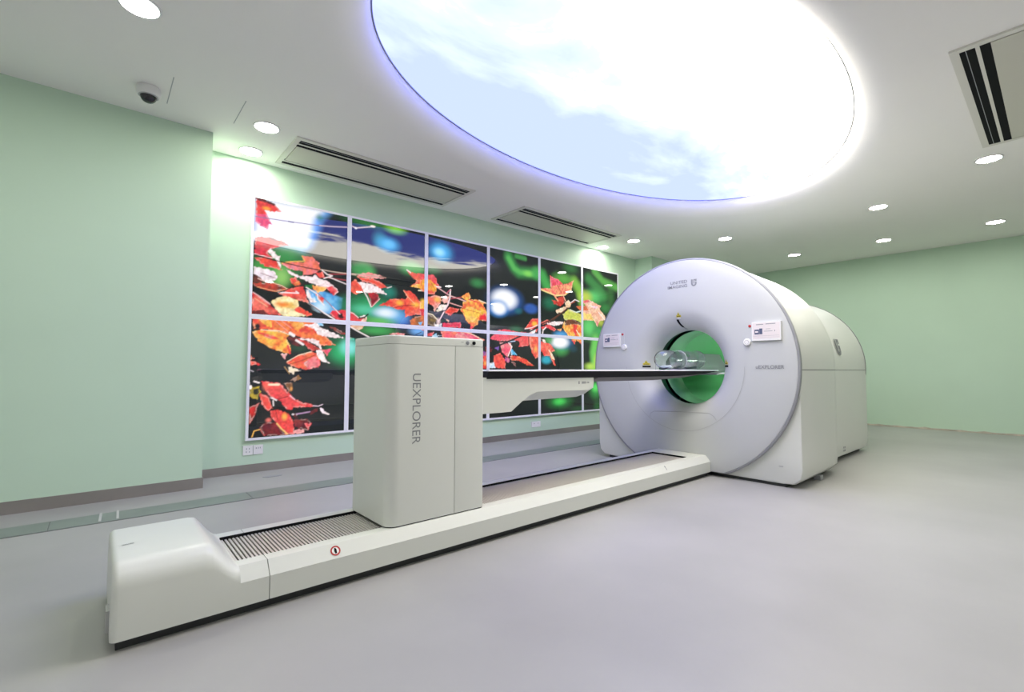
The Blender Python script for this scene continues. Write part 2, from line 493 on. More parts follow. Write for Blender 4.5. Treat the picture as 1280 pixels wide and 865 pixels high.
# ------------------------------------------------------------------ picture on the screens (maple leaves, painted into a colour attribute)
PICTURE_COLOURS = [(110,165,235),(120,180,245),(255,255,255),(252,250,255),(30,120,90),(50,140,72),(40,110,60),(60,150,70),(140,196,104),(70,160,70),(70,150,215),(120,190,235),(205,232,250),(25,90,80),(40,180,110),(130,228,220),(28,70,48),(28,80,52),(34,38,42),(40,110,50),(125,195,60),(60,150,160),(80,180,228),(110,195,235),(84,180,100),(78,170,95),(46,160,100),(90,200,160),(60,150,80),(70,160,80),(28,130,112),(40,95,190),(120,190,240),(230,242,252),(100,190,90),(60,160,80),(110,170,235),(40,140,170),(165,230,252),(50,130,70),(45,110,65),(52,140,66),(84,176,84),(60,140,66),(130,212,92),(40,100,180),(250,252,255),(70,140,215),(52,92,172),(40,110,120),(40,46,44),(50,120,80),(66,165,78),(94,170,70),(52,112,56),(126,188,70),(30,108,78),(92,170,74),(58,134,66),(92,198,108),(50,128,60),(192,210,82),(70,140,66),(98,205,108),(200,215,80),(108,198,88),(180,220,90),(80,160,220),(60,140,200),(80,170,80),(50,168,190),(20,70,90),(40,120,56),(70,205,88),(50,150,66),(90,220,100),(36,90,44),(40,110,52),(226,43,51),(240,74,67),(80,30,32),(105,28,30),(252,170,60),(214,49,69),(110,50,70),(252,238,238),(224,51,53),(236,81,62),(240,225,235),(120,52,40),(70,36,30),(240,200,190),(110,60,60),(205,69,51),(116,50,34),(250,170,120),(250,200,170),(12,16,14),(14,22,22),(240,116,89),(232,130,150),(248,188,92),(222,66,67),(20,70,40),(40,120,60),(245,215,222),(20,120,60),(30,90,50),(238,124,67),(225,49,62),(240,120,120),(228,66,56),(226,68,64),(240,107,89),(110,170,230),(190,225,250),(170,60,70),(14,16,16),(40,20,30),(250,236,190),(248,205,110),(240,124,44),(232,74,56),(208,54,56),(242,116,100),(250,205,205),(250,190,150),(90,30,28),(52,32,30),(224,46,64),(235,66,78),(50,14,18),(226,51,64),(238,91,89),(205,180,165),(190,60,70),(190,70,80),(120,105,105),(200,178,172),(90,80,80),(230,71,60),(245,132,67),(244,132,56),(244,175,70),(250,170,160),(20,14,14),(250,225,230),(150,70,60),(12,18,18),(243,116,56),(250,200,80),(225,64,56),(250,232,200),(230,58,67),(120,44,44),(60,20,24),(176,62,50),(245,220,225),(235,66,60),(248,124,78),(238,74,100),(240,150,150),(120,40,30),(232,91,123),(190,150,100),(152,112,72),(120,74,42),(200,190,200),(110,60,80),(50,50,48),(70,66,60),(232,66,71),(238,86,82),(120,30,30),(245,124,100),(250,190,200),(240,92,67),(236,74,67),(132,36,40),(90,24,30),(132,46,46),(80,24,26),(228,58,67),(232,61,58),(240,83,78),(250,200,120),(250,190,80),(70,20,24),(250,124,112),(240,170,170),(205,176,60),(96,96,44),(60,60,40),(225,51,51),(150,40,30),(30,28,24),(190,150,190),(235,215,230),(225,200,215),(80,34,36),(60,26,28),(220,107,100),(132,92,52),(245,170,90),(150,110,70),(225,205,190),(245,235,215),(245,240,235),(242,124,123),(238,91,78),(150,110,100),(226,74,64),(245,116,78),(186,40,50),(120,26,40),(250,190,190),(230,66,60),(244,107,73),(250,190,70),(246,200,70),(120,30,40),(232,83,78),(245,124,78),(230,117,56),(150,92,40),(100,150,220),(230,230,225),(20,18,18),(240,200,180),(226,170,140),(14,18,16),(30,20,30),(90,200,180),(60,160,120),(235,91,100),(246,190,60),(232,83,67),(228,74,78),(180,80,30),(244,190,70),(238,107,89),(240,160,150),(200,49,56),(246,180,170),(250,236,204),(56,60,76),(40,44,54),(30,70,40),(20,50,34),(226,58,56),(250,215,225),(240,190,190),(235,170,165),(220,91,123),(200,74,89),(70,60,80),(240,102,69),(250,205,80),(228,58,60),(230,66,67),(190,80,30),(234,69,89),(150,122,50),(84,66,40),(235,66,89),(225,49,73),(225,124,123),(245,215,215),(240,91,116),(250,132,100),(238,90,130),(20,18,24),(20,16,20),(228,66,73),(225,235,240),(240,79,103),(238,99,107),(232,74,78),(240,107,100),(238,99,67),(244,132,100),(250,190,90),(26,22,20),(110,40,30),(234,69,67),(240,99,78),(238,83,112),(224,58,56),(240,116,67),(190,60,150),(130,92,180),(100,70,150),(120,40,40),(200,220,250),(120,40,60),(24,16,22),(120,60,150),(240,92,100),(250,190,130),(228,66,78),(240,99,123),(250,220,150),(170,70,40),(250,180,150),(216,66,56),(170,50,30),(246,190,140),(245,190,150),(250,170,130),(90,50,30),(225,245,235),(170,80,60),(204,210,92),(230,215,100),(230,116,67),(200,91,56),(246,176,150),(250,218,190),(245,190,210),(216,216,92),(200,210,90),(250,214,180),(246,180,150),(250,235,140),(236,99,100),(130,70,40),(90,46,30),(241,109,56),(250,200,90),(250,220,220),(235,76,89),(240,170,120),(110,60,40),(235,68,62),(248,124,100),(250,180,120),(245,124,89)]
PICTURE = [
('p',0,1,0.12,[1.121,2.691,1.857,2.701,1.769,2.599,1.744,2.503,1.703,2.377,1.67,2.299,1.569,2.21,1.413,2.211,1.292,2.268,1.124,2.272]),
('p',2,3,0.1,[1.121,2.691,1.785,2.704,1.681,2.581,1.666,2.487,1.634,2.364,1.602,2.287,1.452,2.261,1.291,2.302,1.123,2.288]),
('b',4,1.742,2.612,0.053,0.055,0.7,0.0),
('b',5,1.438,2.171,0.211,0.113,1.0,0.0),
('b',6,1.571,2.139,0.101,0.08,0.6,0.0),
('b',7,1.322,2.0,0.259,0.179,1.0,0.0),
('b',8,1.379,1.93,0.096,0.12,1.0,0.0),
('b',9,1.183,2.014,0.091,0.067,0.7,0.0),
('p',10,11,0.03,[1.62,1.828,1.803,1.83,2.005,1.777,1.997,1.665,1.879,1.591,1.807,1.595,1.666,1.69]),
('b',12,1.78,1.656,0.097,0.072,1.0,0.0),
('b',13,2.006,1.722,0.065,0.111,0.6,0.0),
('b',14,2.037,1.182,0.216,0.185,1.0,0.0),
('b',15,2.093,1.24,0.124,0.102,1.0,0.0),
('b',16,1.568,1.223,0.125,0.061,0.9,0.0),
('b',17,1.896,1.306,0.109,0.055,0.8,0.0),
('b',18,1.694,0.892,0.6,0.229,0.8,0.4),
('b',19,2.292,2.681,0.342,0.078,1.0,0.0),
('b',20,2.63,2.664,0.156,0.068,1.0,0.0),
('b',21,2.432,2.506,0.102,0.106,0.8,0.0),
('b',22,2.536,2.463,0.162,0.098,1.0,0.0),
('b',23,2.546,2.473,0.086,0.053,0.8,0.0),
('b',24,2.265,2.114,0.133,0.094,1.0,0.0),
('b',25,2.835,2.229,0.183,0.101,1.0,0.0),
('b',26,2.311,1.696,0.358,0.171,1.0,0.0),
('b',27,2.262,1.673,0.177,0.066,0.8,0.0),
('b',28,2.205,2.125,0.146,0.094,1.0,0.0),
('b',29,2.913,2.229,0.138,0.062,1.0,0.0),
('b',30,2.554,1.903,0.116,0.088,0.9,0.0),
('b',31,2.731,1.582,0.132,0.1,1.0,0.0),
('b',32,2.579,1.64,0.244,0.118,1.0,0.0),
('b',33,2.516,1.655,0.157,0.068,1.0,0.0),
('b',34,2.445,1.553,0.226,0.067,0.9,0.0),
('b',35,2.416,1.445,0.265,0.067,1.0,0.0),
('b',36,2.946,1.464,0.138,0.061,1.0,0.0),
('b',37,3.261,2.491,0.207,0.152,1.0,0.0),
('b',22,3.261,2.491,0.156,0.107,1.0,0.0),
('b',38,3.24,2.488,0.093,0.062,0.9,0.0),
('b',39,3.847,2.165,0.14,0.076,1.0,0.0),
('b',40,3.141,2.251,0.141,0.07,0.8,0.0),
('l',41,0.1833,1,[4.396,2.611,4.495,2.475,4.595,2.413,4.988,2.447]),
('l',42,0.0863,1,[4.396,2.592,4.507,2.458,4.62,2.417,4.988,2.437]),
('l',43,0.0772,1,[4.544,2.643,4.723,2.633]),
('b',44,4.781,2.419,0.118,0.053,1.0,0.0),
('b',45,4.349,1.979,0.327,0.198,1,0.3),
('b',46,4.324,1.99,0.24,0.145,1,0.5),
('b',47,4.214,1.856,0.184,0.124,1,0.5),
('b',46,4.222,1.856,0.134,0.091,1,0.5),
('b',48,4.836,1.902,0.142,0.076,1,0.5),
('b',49,4.587,1.847,0.09,0.054,0.8,0.0),
('b',50,4.316,1.608,0.512,0.079,0.6,0.0),
('b',51,4.543,1.568,0.143,0.067,0.7,0.0),
('l',52,0.2131,1,[4.956,2.449,5.072,2.428,5.173,2.283]),
('b',53,5.545,2.439,0.274,0.113,1.0,0.0),
('b',54,5.712,2.627,0.207,0.09,1.0,0.0),
('l',55,0.2079,1,[5.805,2.421,5.92,2.305,5.996,2.105]),
('b',56,5.241,2.022,0.19,0.122,1.0,0.0),
('l',57,0.1541,1,[6.305,2.67,6.535,2.523,6.91,2.457]),
('l',58,0.2182,1,[6.16,2.517,6.448,2.363,6.575,2.268]),
('b',59,6.279,2.225,0.289,0.147,1.0,0.0),
('b',60,6.594,2.065,0.174,0.109,1.0,0.0),
('b',61,6.076,2.204,0.2,0.118,1.0,0.0),
('b',62,6.75,2.286,0.134,0.278,0.5,0.0),
('b',63,6.161,1.703,0.247,0.223,1.0,0.0),
('b',35,6.412,1.642,0.178,0.114,1.0,0.0),
('b',64,6.473,1.798,0.12,0.076,0.7,0.0),
('l',65,0.2081,1,[6.332,1.513,6.271,1.287,6.307,1.039]),
('b',66,6.192,1.051,0.171,0.074,1.0,0.0),
('b',66,6.328,1.138,0.078,0.149,0.8,0.0),
('b',67,5.497,1.547,0.203,0.07,1.0,0.0),
('b',29,5.479,1.314,0.202,0.116,1.0,0.0),
('b',68,5.496,1.431,0.288,0.128,0.9,0.0),
('b',2,5.454,1.429,0.21,0.099,1,0.4),
('b',69,5.216,1.454,0.113,0.08,0.8,0.0),
('b',70,5.159,1.147,0.119,0.068,1,0.3),
('b',71,5.773,1.334,0.107,0.071,0.7,0.0),
('b',72,5.455,0.502,0.316,0.124,1.0,0.0),
('b',73,5.444,0.503,0.158,0.065,1.0,0.0),
('b',74,6.331,0.657,0.184,0.167,0.9,0.0),
('b',75,6.319,0.699,0.118,0.084,1.0,0.0),
('b',76,5.875,0.372,0.219,0.048,0.6,0.0),
('b',77,6.355,0.389,0.105,0.1,0.6,0.0),
('p',78,79,0,[1.126,2.691,1.205,2.686,1.299,2.656,1.359,2.601,1.285,2.58,1.207,2.58,1.244,2.507,1.28,2.45,1.249,2.448,1.231,2.393,1.173,2.416,1.128,2.453]),
('p',80,81,0,[1.126,2.691,1.189,2.695,1.303,2.657,1.291,2.639,1.205,2.661,1.127,2.672]),
('b',82,1.222,2.6,0.046,0.024,1.0,0.0),
('p',83,78,0,[1.123,2.288,1.183,2.308,1.275,2.316,1.371,2.299,1.436,2.267,1.372,2.247,1.286,2.207,1.248,2.183,1.24,2.157,1.296,2.106,1.257,2.1,1.128,2.122]),
('p',84,81,0,[1.229,2.303,1.283,2.313,1.428,2.27,1.355,2.279]),
('p',85,85,0,[1.27,2.208,1.318,2.161,1.355,2.132,1.336,2.086,1.296,2.114,1.244,2.174]),
('p',86,87,0,[1.125,2.089,1.219,2.112,1.32,2.094,1.377,2.003,1.322,2.008,1.221,2.019,1.167,2.054]),
('p',85,85,0,[1.319,2.136,1.358,2.143,1.355,2.09,1.381,2.008,1.361,2.022,1.328,2.086]),
('p',85,88,0,[1.119,2.005,1.221,1.994,1.299,1.979,1.343,1.934,1.324,1.897,1.255,1.857,1.194,1.873,1.121,1.926]),
('p',89,90,0,[1.119,1.93,1.178,1.904,1.21,1.858,1.12,1.835]),
('l',91,0.0095,0,[1.163,1.89,1.256,1.855]),
('l',92,0.0064,0,[1.185,1.947,1.324,1.91]),
('p',93,94,0,[1.12,1.839,1.302,1.861,1.381,1.844,1.434,1.816,1.414,1.801,1.304,1.776,1.227,1.784,1.124,1.814]),
('l',95,0.0071,0,[1.158,1.806,1.327,1.778,1.438,1.816]),
('l',96,0.0073,0,[1.302,1.861,1.381,1.844,1.434,1.816]),
('p',97,98,0,[1.121,1.797,1.266,1.755,1.344,1.72,1.283,1.672,1.19,1.73]),
('p',99,100,0,[1.368,2.071,1.456,2.101,1.597,2.111,1.583,2.16,1.57,2.176,1.621,2.184,1.672,2.183,1.743,2.131,1.761,2.052,1.676,1.995,1.583,1.978,1.582,2.018,1.474,2.017]),
('l',101,0.0086,0,[1.57,2.176,1.601,2.127,1.456,2.1,1.372,2.071]),
('p',102,87,0,[1.719,2.019,1.781,2.036,1.804,1.976,1.756,1.969]),
('p',103,104,0,[1.491,2.014,1.582,2.018,1.583,1.978,1.541,1.969]),
('p',85,105,0,[1.425,2.01,1.541,1.969,1.686,1.97,1.702,2.008,1.738,1.967,1.818,1.95,1.891,1.913,1.947,1.864,1.957,1.842,1.912,1.787,1.874,1.838,1.829,1.869,1.678,1.901,1.542,1.947,1.451,1.978]),
('p',106,107,0,[1.594,1.874,1.696,1.899,1.68,1.848,1.628,1.846]),
('p',108,101,0,[1.679,1.884,1.837,1.879,1.803,1.83,1.733,1.809,1.688,1.844]),
('p',109,110,0,[1.829,1.869,1.891,1.904,1.952,1.851,1.907,1.786,1.879,1.82]),
('p',111,87,0,[1.452,1.922,1.509,1.947,1.56,1.883,1.494,1.857]),
('p',87,101,0,[1.485,1.883,1.543,1.907,1.577,1.872,1.511,1.851]),
('p',112,113,0,[1.434,1.816,1.527,1.844,1.586,1.859,1.649,1.689,1.547,1.714,1.367,1.748,1.351,1.764,1.438,1.799]),
('p',85,85,0,[1.611,1.836,1.646,1.831,1.726,1.714,1.709,1.703,1.666,1.69,1.63,1.767]),
('p',114,115,0,[1.633,1.829,1.681,1.799,1.717,1.726,1.691,1.728]),
('l',85,0.0115,0,[1.351,1.772,1.545,1.784,1.52,1.799]),
('p',78,87,0,[1.715,1.802,1.804,1.757,1.801,1.689,1.734,1.75]),
('l',85,0.0104,0,[1.62,1.854,1.733,1.795,1.743,1.742,1.806,1.685]),
('l',116,0.0071,0,[1.741,1.805,1.859,1.708,1.924,1.64]),
('p',117,98,0,[1.581,1.682,1.649,1.68,1.684,1.621,1.871,1.572,1.926,1.535,1.686,1.536,1.549,1.64]),
('l',85,0.0139,0,[1.649,1.689,1.789,1.611,1.935,1.531]),
('l',118,0.0087,0,[1.649,1.689,1.799,1.594]),
('p',119,120,0,[1.283,1.672,1.36,1.73,1.448,1.739,1.539,1.705,1.548,1.644,1.685,1.576,1.635,1.553,1.518,1.535,1.404,1.533,1.332,1.591]),
('b',121,1.394,1.652,0.088,0.03,0.9,0.0),
('p',122,87,0,[1.492,1.605,1.548,1.644,1.685,1.576,1.635,1.553]),
('p',123,124,0,[1.115,1.755,1.268,1.654,1.388,1.54,1.116,1.541]),
('l',125,0.0078,0,[1.122,1.748,1.206,1.698,1.276,1.646]),
('l',126,0.0071,0,[1.138,1.691,1.254,1.619]),
('p',127,81,0,[1.119,1.566,1.216,1.582,1.263,1.544,1.12,1.533]),
('l',128,0.0074,0,[1.343,1.763,1.511,1.851,1.627,1.9]),
('p',129,130,0,[1.87,1.59,1.897,1.634,2.054,1.647,2.066,1.54,1.954,1.535]),
('b',131,1.994,1.581,0.042,0.032,1,0.5),
('l',85,0.0073,0,[1.896,1.675,1.98,1.599]),
('p',132,133,0,[2.014,1.647,2.118,1.633,2.181,1.582,2.273,1.579,2.289,1.537,2.017,1.524]),
('l',85,0.0075,0,[2.089,1.631,2.128,1.62,2.195,1.573]),
('l',128,0.0103,0,[1.165,2.112,1.36,2.087,1.539,2.065,1.763,2.052]),
('l',134,0.0107,0,[1.762,2.061,1.888,2.055,2.152,2.053]),
('l',135,0.0082,0,[1.853,2.023,2.056,2.05]),
('l',136,0.0081,0,[1.8,1.984,2.057,1.98]),
('l',85,0.0091,0,[1.853,1.991,2.058,1.933]),
('l',85,0.0108,0,[1.78,2.054,1.835,2.016,1.889,2.009,1.8,1.971]),
('l',137,0.0087,0,[1.127,2.501,1.286,2.505,1.446,2.513,1.744,2.53]),
('l',138,0.0116,0,[1.744,2.532,1.879,2.548,2.056,2.576]),
('l',139,0.0118,0,[1.43,2.513,1.479,2.512]),
('l',128,0.0102,0,[1.124,2.121,1.273,2.094,1.32,2.088]),
('l',85,0.0047,0,[1.124,2.128,1.296,2.11]),
('p',140,141,0,[1.119,1.493,1.512,1.503,1.724,1.495,1.77,1.4,1.934,1.262,1.773,1.252,1.516,1.351,1.45,1.365,1.276,1.394,1.14,1.395]),
('p',142,101,0,[1.447,1.494,1.596,1.487,1.614,1.453,1.548,1.388,1.506,1.412]),
('p',143,101,0,[1.175,1.492,1.282,1.491,1.299,1.408,1.229,1.438]),
('l',144,0.0065,0,[1.321,1.49,1.45,1.383]),
('l',144,0.0066,0,[1.375,1.494,1.482,1.419]),
('b',145,1.17,1.417,0.024,0.029,1,0.5),
('p',85,146,0,[1.605,1.457,1.707,1.476,1.724,1.504,1.76,1.453,2.034,1.338,1.86,1.341,1.753,1.363,1.708,1.423]),
('p',147,81,0,[1.857,1.459,1.93,1.454,2.043,1.391,1.996,1.379]),
('p',115,22,0,[1.728,1.505,1.776,1.499,1.804,1.46,1.759,1.466]),
('p',148,98,0,[1.781,1.499,2.05,1.48,2.052,1.405,1.93,1.454,1.821,1.466]),
('p',149,150,0,[1.126,1.361,1.2,1.39,1.354,1.386,1.467,1.349,1.436,1.313,1.474,1.237,1.488,1.156,1.439,1.159,1.281,1.214,1.181,1.277]),
('p',151,87,0,[1.164,1.359,1.239,1.355,1.388,1.303,1.279,1.298]),
('l',152,0.0071,0,[1.2,1.386,1.37,1.383,1.467,1.349]),
('l',153,0.0166,0,[1.453,1.237,1.475,1.16]),
('p',154,155,0,[1.443,1.331,1.533,1.318,1.601,1.242,1.552,1.227,1.477,1.263]),
('p',156,78,0,[1.516,1.325,1.642,1.296,1.773,1.212,1.705,1.183,1.652,1.217,1.618,1.26,1.533,1.318]),
('p',85,157,0,[1.55,1.317,1.71,1.318,1.763,1.292,1.787,1.212,1.729,1.255,1.634,1.296]),
('l',85,0.022,0,[1.534,1.296,1.601,1.255]),
('l',85,0.0284,0,[1.471,1.366,1.508,1.342]),
('p',158,159,0,[1.449,1.074,1.562,1.145,1.687,1.183,1.74,1.166,1.78,1.096,1.773,1.024,1.649,0.997,1.54,1.015,1.458,1.048]),
('p',160,161,0,[1.605,1.067,1.731,1.139,1.776,1.069,1.76,1.02,1.649,1.002]),
('l',162,0.0058,0,[1.474,1.049,1.605,1.093,1.74,1.157]),
('l',152,0.0066,0,[1.449,1.074,1.562,1.145,1.687,1.184]),
('p',85,85,0,[1.73,1.202,1.8,1.195,1.847,1.097,1.888,1.059,1.794,1.087,1.749,1.14]),
('p',163,78,0,[1.796,1.203,1.9,1.22,1.846,1.142]),
('p',85,152,0,[1.458,1.031,1.524,1.01,1.586,0.984,1.524,0.976,1.517,0.937,1.467,0.98]),
('p',161,85,0,[1.384,1.15,1.463,1.16,1.428,1.101]),
('l',164,0.0082,0,[1.426,1.023,1.476,0.954]),
('p',165,166,0,[1.481,0.89,1.558,0.937,1.59,0.902,1.527,0.875]),
('p',101,87,0,[1.114,1.135,1.146,1.103,1.119,1.085]),
('p',78,87,0,[1.115,1.077,1.156,1.075,1.209,1.042,1.12,1.036]),
('l',167,0.0077,0,[1.117,0.989,1.143,0.976]),
('l',168,0.0063,0,[1.173,0.989,1.21,0.997]),
('p',169,170,0,[1.123,0.923,1.212,0.934,1.235,0.897,1.146,0.882]),
('p',171,172,0,[1.22,0.88,1.382,0.861,1.448,0.792,1.531,0.695,1.606,0.658,1.725,0.626,1.725,0.607,1.516,0.609,1.513,0.588,1.452,0.597,1.387,0.684,1.292,0.73,1.252,0.805]),
('l',152,0.0208,0,[1.286,0.846,1.375,0.844]),
('l',173,0.0081,0,[1.378,0.701,1.465,0.723]),
('b',174,1.259,0.83,0.038,0.05,0.6,0.0),
('l',175,0.0116,0,[1.485,0.731,1.531,0.691]),
('p',176,177,0,[1.193,0.774,1.293,0.721,1.322,0.612,1.288,0.587,1.234,0.641]),
('p',117,98,0,[1.324,0.687,1.387,0.676,1.468,0.579,1.469,0.545,1.357,0.602,1.326,0.62]),
('l',85,0.0128,0,[1.304,0.721,1.359,0.69]),
('l',85,0.0097,0,[1.328,0.687,1.333,0.636]),
('l',128,0.0079,0,[1.223,0.773,1.308,0.721]),
('p',178,179,0,[1.26,0.475,1.352,0.477,1.393,0.424,1.45,0.339,1.256,0.343,1.209,0.43]),
('p',180,181,0,[1.527,0.49,1.668,0.481,1.708,0.435,1.671,0.368,1.62,0.372,1.537,0.421]),
('p',182,78,0,[1.636,0.44,1.703,0.435,1.671,0.376]),
('p',183,184,0,[1.303,0.588,1.373,0.601,1.477,0.544,1.528,0.439,1.536,0.343,1.458,0.341,1.392,0.432,1.352,0.477,1.32,0.521]),
('l',185,0.0129,0,[1.368,0.459,1.409,0.406,1.47,0.344]),
('b',186,1.438,0.522,0.032,0.042,0.9,0.0),
('l',187,0.0057,0,[1.35,0.594,1.375,0.5]),
('b',188,1.29,0.498,0.031,0.025,0.9,0.0),
('p',189,161,0,[1.529,0.388,1.63,0.38,1.625,0.344,1.534,0.343]),
('p',190,191,0,[1.118,0.825,1.199,0.831,1.212,0.782,1.187,0.709,1.135,0.717,1.116,0.76]),
('p',192,98,0,[1.14,0.808,1.2,0.811,1.194,0.75,1.157,0.751]),
('p',193,194,0,[1.119,0.639,1.203,0.667,1.169,0.547,1.12,0.469]),
('p',195,98,0,[1.203,0.659,1.241,0.641,1.282,0.54,1.224,0.445,1.157,0.45,1.169,0.547]),
('l',196,0.0117,0,[1.518,0.538,1.6,0.546,1.684,0.557]),
('l',85,0.0133,0,[1.514,0.542,1.551,0.532]),
('p',197,85,0,[1.777,0.597,1.813,0.578,1.892,0.509,1.814,0.54]),
('l',198,0.0096,0,[1.717,0.618,1.768,0.611,1.812,0.627]),
('p',199,81,0,[1.684,0.558,1.769,0.593,1.752,0.554,1.693,0.532]),
('p',200,81,0,[1.517,0.593,1.576,0.487,1.535,0.49]),
('p',85,85,0,[1.114,0.866,1.134,0.817,1.115,0.793]),
('l',85,0.014,0,[1.153,0.881,1.197,0.866]),
('l',101,0.0093,0,[1.148,0.347,1.165,0.401,1.217,0.413]),
('l',201,0.0063,0,[1.217,0.413,1.256,0.351]),
('p',202,166,0,[1.422,0.86,1.494,0.872,1.514,0.799,1.48,0.766]),
('b',203,1.496,0.799,0.015,0.026,0.9,0.0),
('p',204,166,0,[1.494,0.885,1.558,0.936,1.592,0.905]),
('l',205,0.0119,0,[2.091,2.597,2.143,2.585,2.266,2.619,2.365,2.645]),
('b',206,2.342,2.643,0.032,0.014,1,0.5),
('b',207,2.141,2.583,0.016,0.012,1,0.5),
('p',208,161,0,[2.158,2.044,2.187,2.069,2.304,2.101,2.405,2.09,2.509,2.07,2.458,2.048,2.335,2.041]),
('p',209,87,0,[2.168,2.035,2.345,2.039,2.448,2.008,2.534,1.954,2.449,1.94,2.336,1.976,2.227,1.991]),
('l',134,0.0092,0,[2.007,2.056,2.187,2.066,2.437,2.07]),
('l',210,0.018,0,[2.437,2.07,2.509,2.067]),
('l',85,0.0081,0,[2.532,1.95,2.585,1.971]),
('p',211,212,0,[2.093,1.961,2.14,2.008,2.208,1.951,2.249,1.88,2.162,1.835,2.095,1.863]),
('p',85,146,0,[2.159,1.978,2.336,1.976,2.46,1.922,2.538,1.87,2.409,1.873,2.298,1.866,2.249,1.875,2.208,1.951]),
('p',213,214,0,[2.293,1.866,2.399,1.882,2.441,1.813,2.341,1.71,2.328,1.755]),
('l',85,0.0116,0,[2.244,1.884,2.289,1.818,2.336,1.712]),
('l',215,0.008,0,[2.441,1.813,2.346,1.713]),
('p',216,217,0,[2.416,1.724,2.587,1.828,2.771,1.844,2.793,1.866,2.742,1.944,2.837,1.944,2.918,1.891,2.97,1.829,3.034,1.872,3.041,1.8,3.001,1.672,2.898,1.665,2.774,1.627,2.762,1.709,2.642,1.714,2.514,1.742]),
('b',218,2.695,1.789,0.055,0.04,0.9,0.0),
('b',150,2.907,1.788,0.069,0.036,0.9,0.0),
('b',219,3.011,1.838,0.047,0.041,0.8,0.0),
('l',126,0.0074,0,[2.742,1.944,2.805,1.869,2.896,1.797]),
('l',220,0.0062,0,[2.61,1.721,2.75,1.764,2.896,1.777]),
('p',221,222,0,[2.783,2.201,2.868,2.172,3.037,2.176,3.039,1.997,2.831,2.004,2.927,2.077,2.846,2.118]),
('p',218,101,0,[2.831,2.004,2.927,2.046,3.038,2.049,3.039,1.992]),
('l',85,0.0128,0,[2.783,2.199,2.834,2.172]),
('l',152,0.0153,0,[2.946,1.966,3.033,1.975]),
('p',223,224,0,[2.831,1.594,2.921,1.646,3.042,1.676,3.032,1.525,2.837,1.527]),
('p',225,22,0,[2.933,1.575,3.002,1.582,2.98,1.542]),
('p',85,226,0,[2.2,1.592,2.253,1.606,2.283,1.603,2.278,1.581,2.215,1.572]),
('l',227,0.0152,0,[2.196,1.569,2.263,1.588,2.302,1.624]),
('p',228,85,0,[2.234,1.567,2.283,1.58,2.289,1.537,2.225,1.533]),
('p',229,152,0,[2.097,1.483,2.27,1.498,2.208,1.436,2.15,1.438]),
('p',230,98,0,[2.093,1.455,2.169,1.422,2.297,1.368,2.095,1.335]),
('l',85,0.0121,0,[2.097,1.469,2.179,1.427,2.317,1.364]),
('p',78,161,0,[2.561,1.409,2.646,1.43,2.777,1.425,2.733,1.398]),
('l',231,0.0086,0,[2.912,1.421,2.992,1.456]),
('p',87,101,0,[2.98,1.491,3.027,1.494,3.027,1.468]),
('p',232,233,0,[2.095,1.354,2.132,1.346,2.142,1.324,2.095,1.322]),
('p',78,78,0,[2.028,1.397,2.052,1.389,2.029,1.378]),
('p',234,78,0,[2.963,2.179,3.022,2.183,3.167,2.184,3.206,2.136,3.198,2.1,3.265,2.037,2.966,2.003]),
('p',235,236,0,[2.964,2.098,3.112,2.125,3.198,2.074,3.207,1.996,3.174,1.941,3.064,1.936,2.966,1.986]),
('p',237,78,0,[3.122,2.117,3.203,2.145,3.198,2.074,3.163,2.07]),
('l',238,0.0066,0,[3.112,2.099,3.184,2.002]),
('p',239,101,0,[2.968,1.81,3.045,1.882,3.155,1.858,3.066,1.806,3.017,1.75,2.969,1.746]),
('p',240,241,0,[3.075,1.894,3.174,1.932,3.279,1.915,3.257,1.833,3.177,1.716,3.151,1.797,3.095,1.818]),
('b',150,3.216,1.882,0.061,0.044,0.8,0.0),
('p',78,242,0,[2.969,1.738,3.027,1.734,3.028,1.657,2.97,1.661]),
('p',243,85,0,[3.278,1.87,3.329,1.939,3.387,1.934,3.372,1.861,3.319,1.843]),
('p',244,85,0,[3.192,1.734,3.268,1.825,3.346,1.823,3.331,1.777,3.248,1.73]),
('p',245,246,0,[3.269,1.674,3.501,1.728,3.611,1.718,3.702,1.596,3.579,1.615,3.374,1.611]),
('p',247,248,0,[3.26,1.612,3.311,1.642,3.385,1.611,3.27,1.595]),
('p',249,87,0,[3.326,1.73,3.404,1.801,3.545,1.786,3.523,1.746,3.458,1.732,3.416,1.688]),
('l',85,0.0197,0,[3.411,2.027,3.403,1.918,3.372,1.825,3.31,1.757]),
('l',250,0.0157,0,[3.403,1.918,3.367,1.816,3.259,1.638,3.234,1.601]),
('l',251,0.0123,0,[3.178,2.054,3.297,1.997,3.403,1.949]),
('l',251,0.0138,0,[3.413,1.946,3.543,1.923,3.654,1.897]),
('l',252,0.0128,0,[3.404,1.855,3.61,1.817]),
('l',253,0.0097,0,[3.35,1.966,3.392,2.016,3.418,2.019]),
('l',254,0.0099,0,[3.424,1.911,3.598,1.951]),
('l',85,0.0152,0,[3.204,2.044,3.265,2.042]),
('l',255,0.0132,0,[3.182,1.694,3.248,1.73,3.341,1.751]),
('p',256,150,0,[3.587,1.955,3.699,2.026,3.733,1.96,3.711,1.919,3.791,1.938,3.884,1.937,4.003,1.906,3.931,1.893,3.967,1.841,3.998,1.8,4.004,1.777,4.01,1.663,3.874,1.661,3.851,1.605,3.805,1.574,3.748,1.532,3.736,1.589,3.656,1.648,3.611,1.737,3.555,1.787,3.61,1.828,3.61,1.897,3.66,1.902]),
('p',257,101,0,[3.611,1.792,3.723,1.838,3.908,1.788,3.873,1.719,3.77,1.637,3.656,1.666]),
('p',258,78,0,[3.874,1.668,3.897,1.721,3.974,1.765,4.012,1.72,4.007,1.661]),
('l',152,0.0127,0,[3.872,1.936,3.997,1.905]),
('l',259,0.0144,0,[3.699,1.929,3.884,1.9,3.955,1.84]),
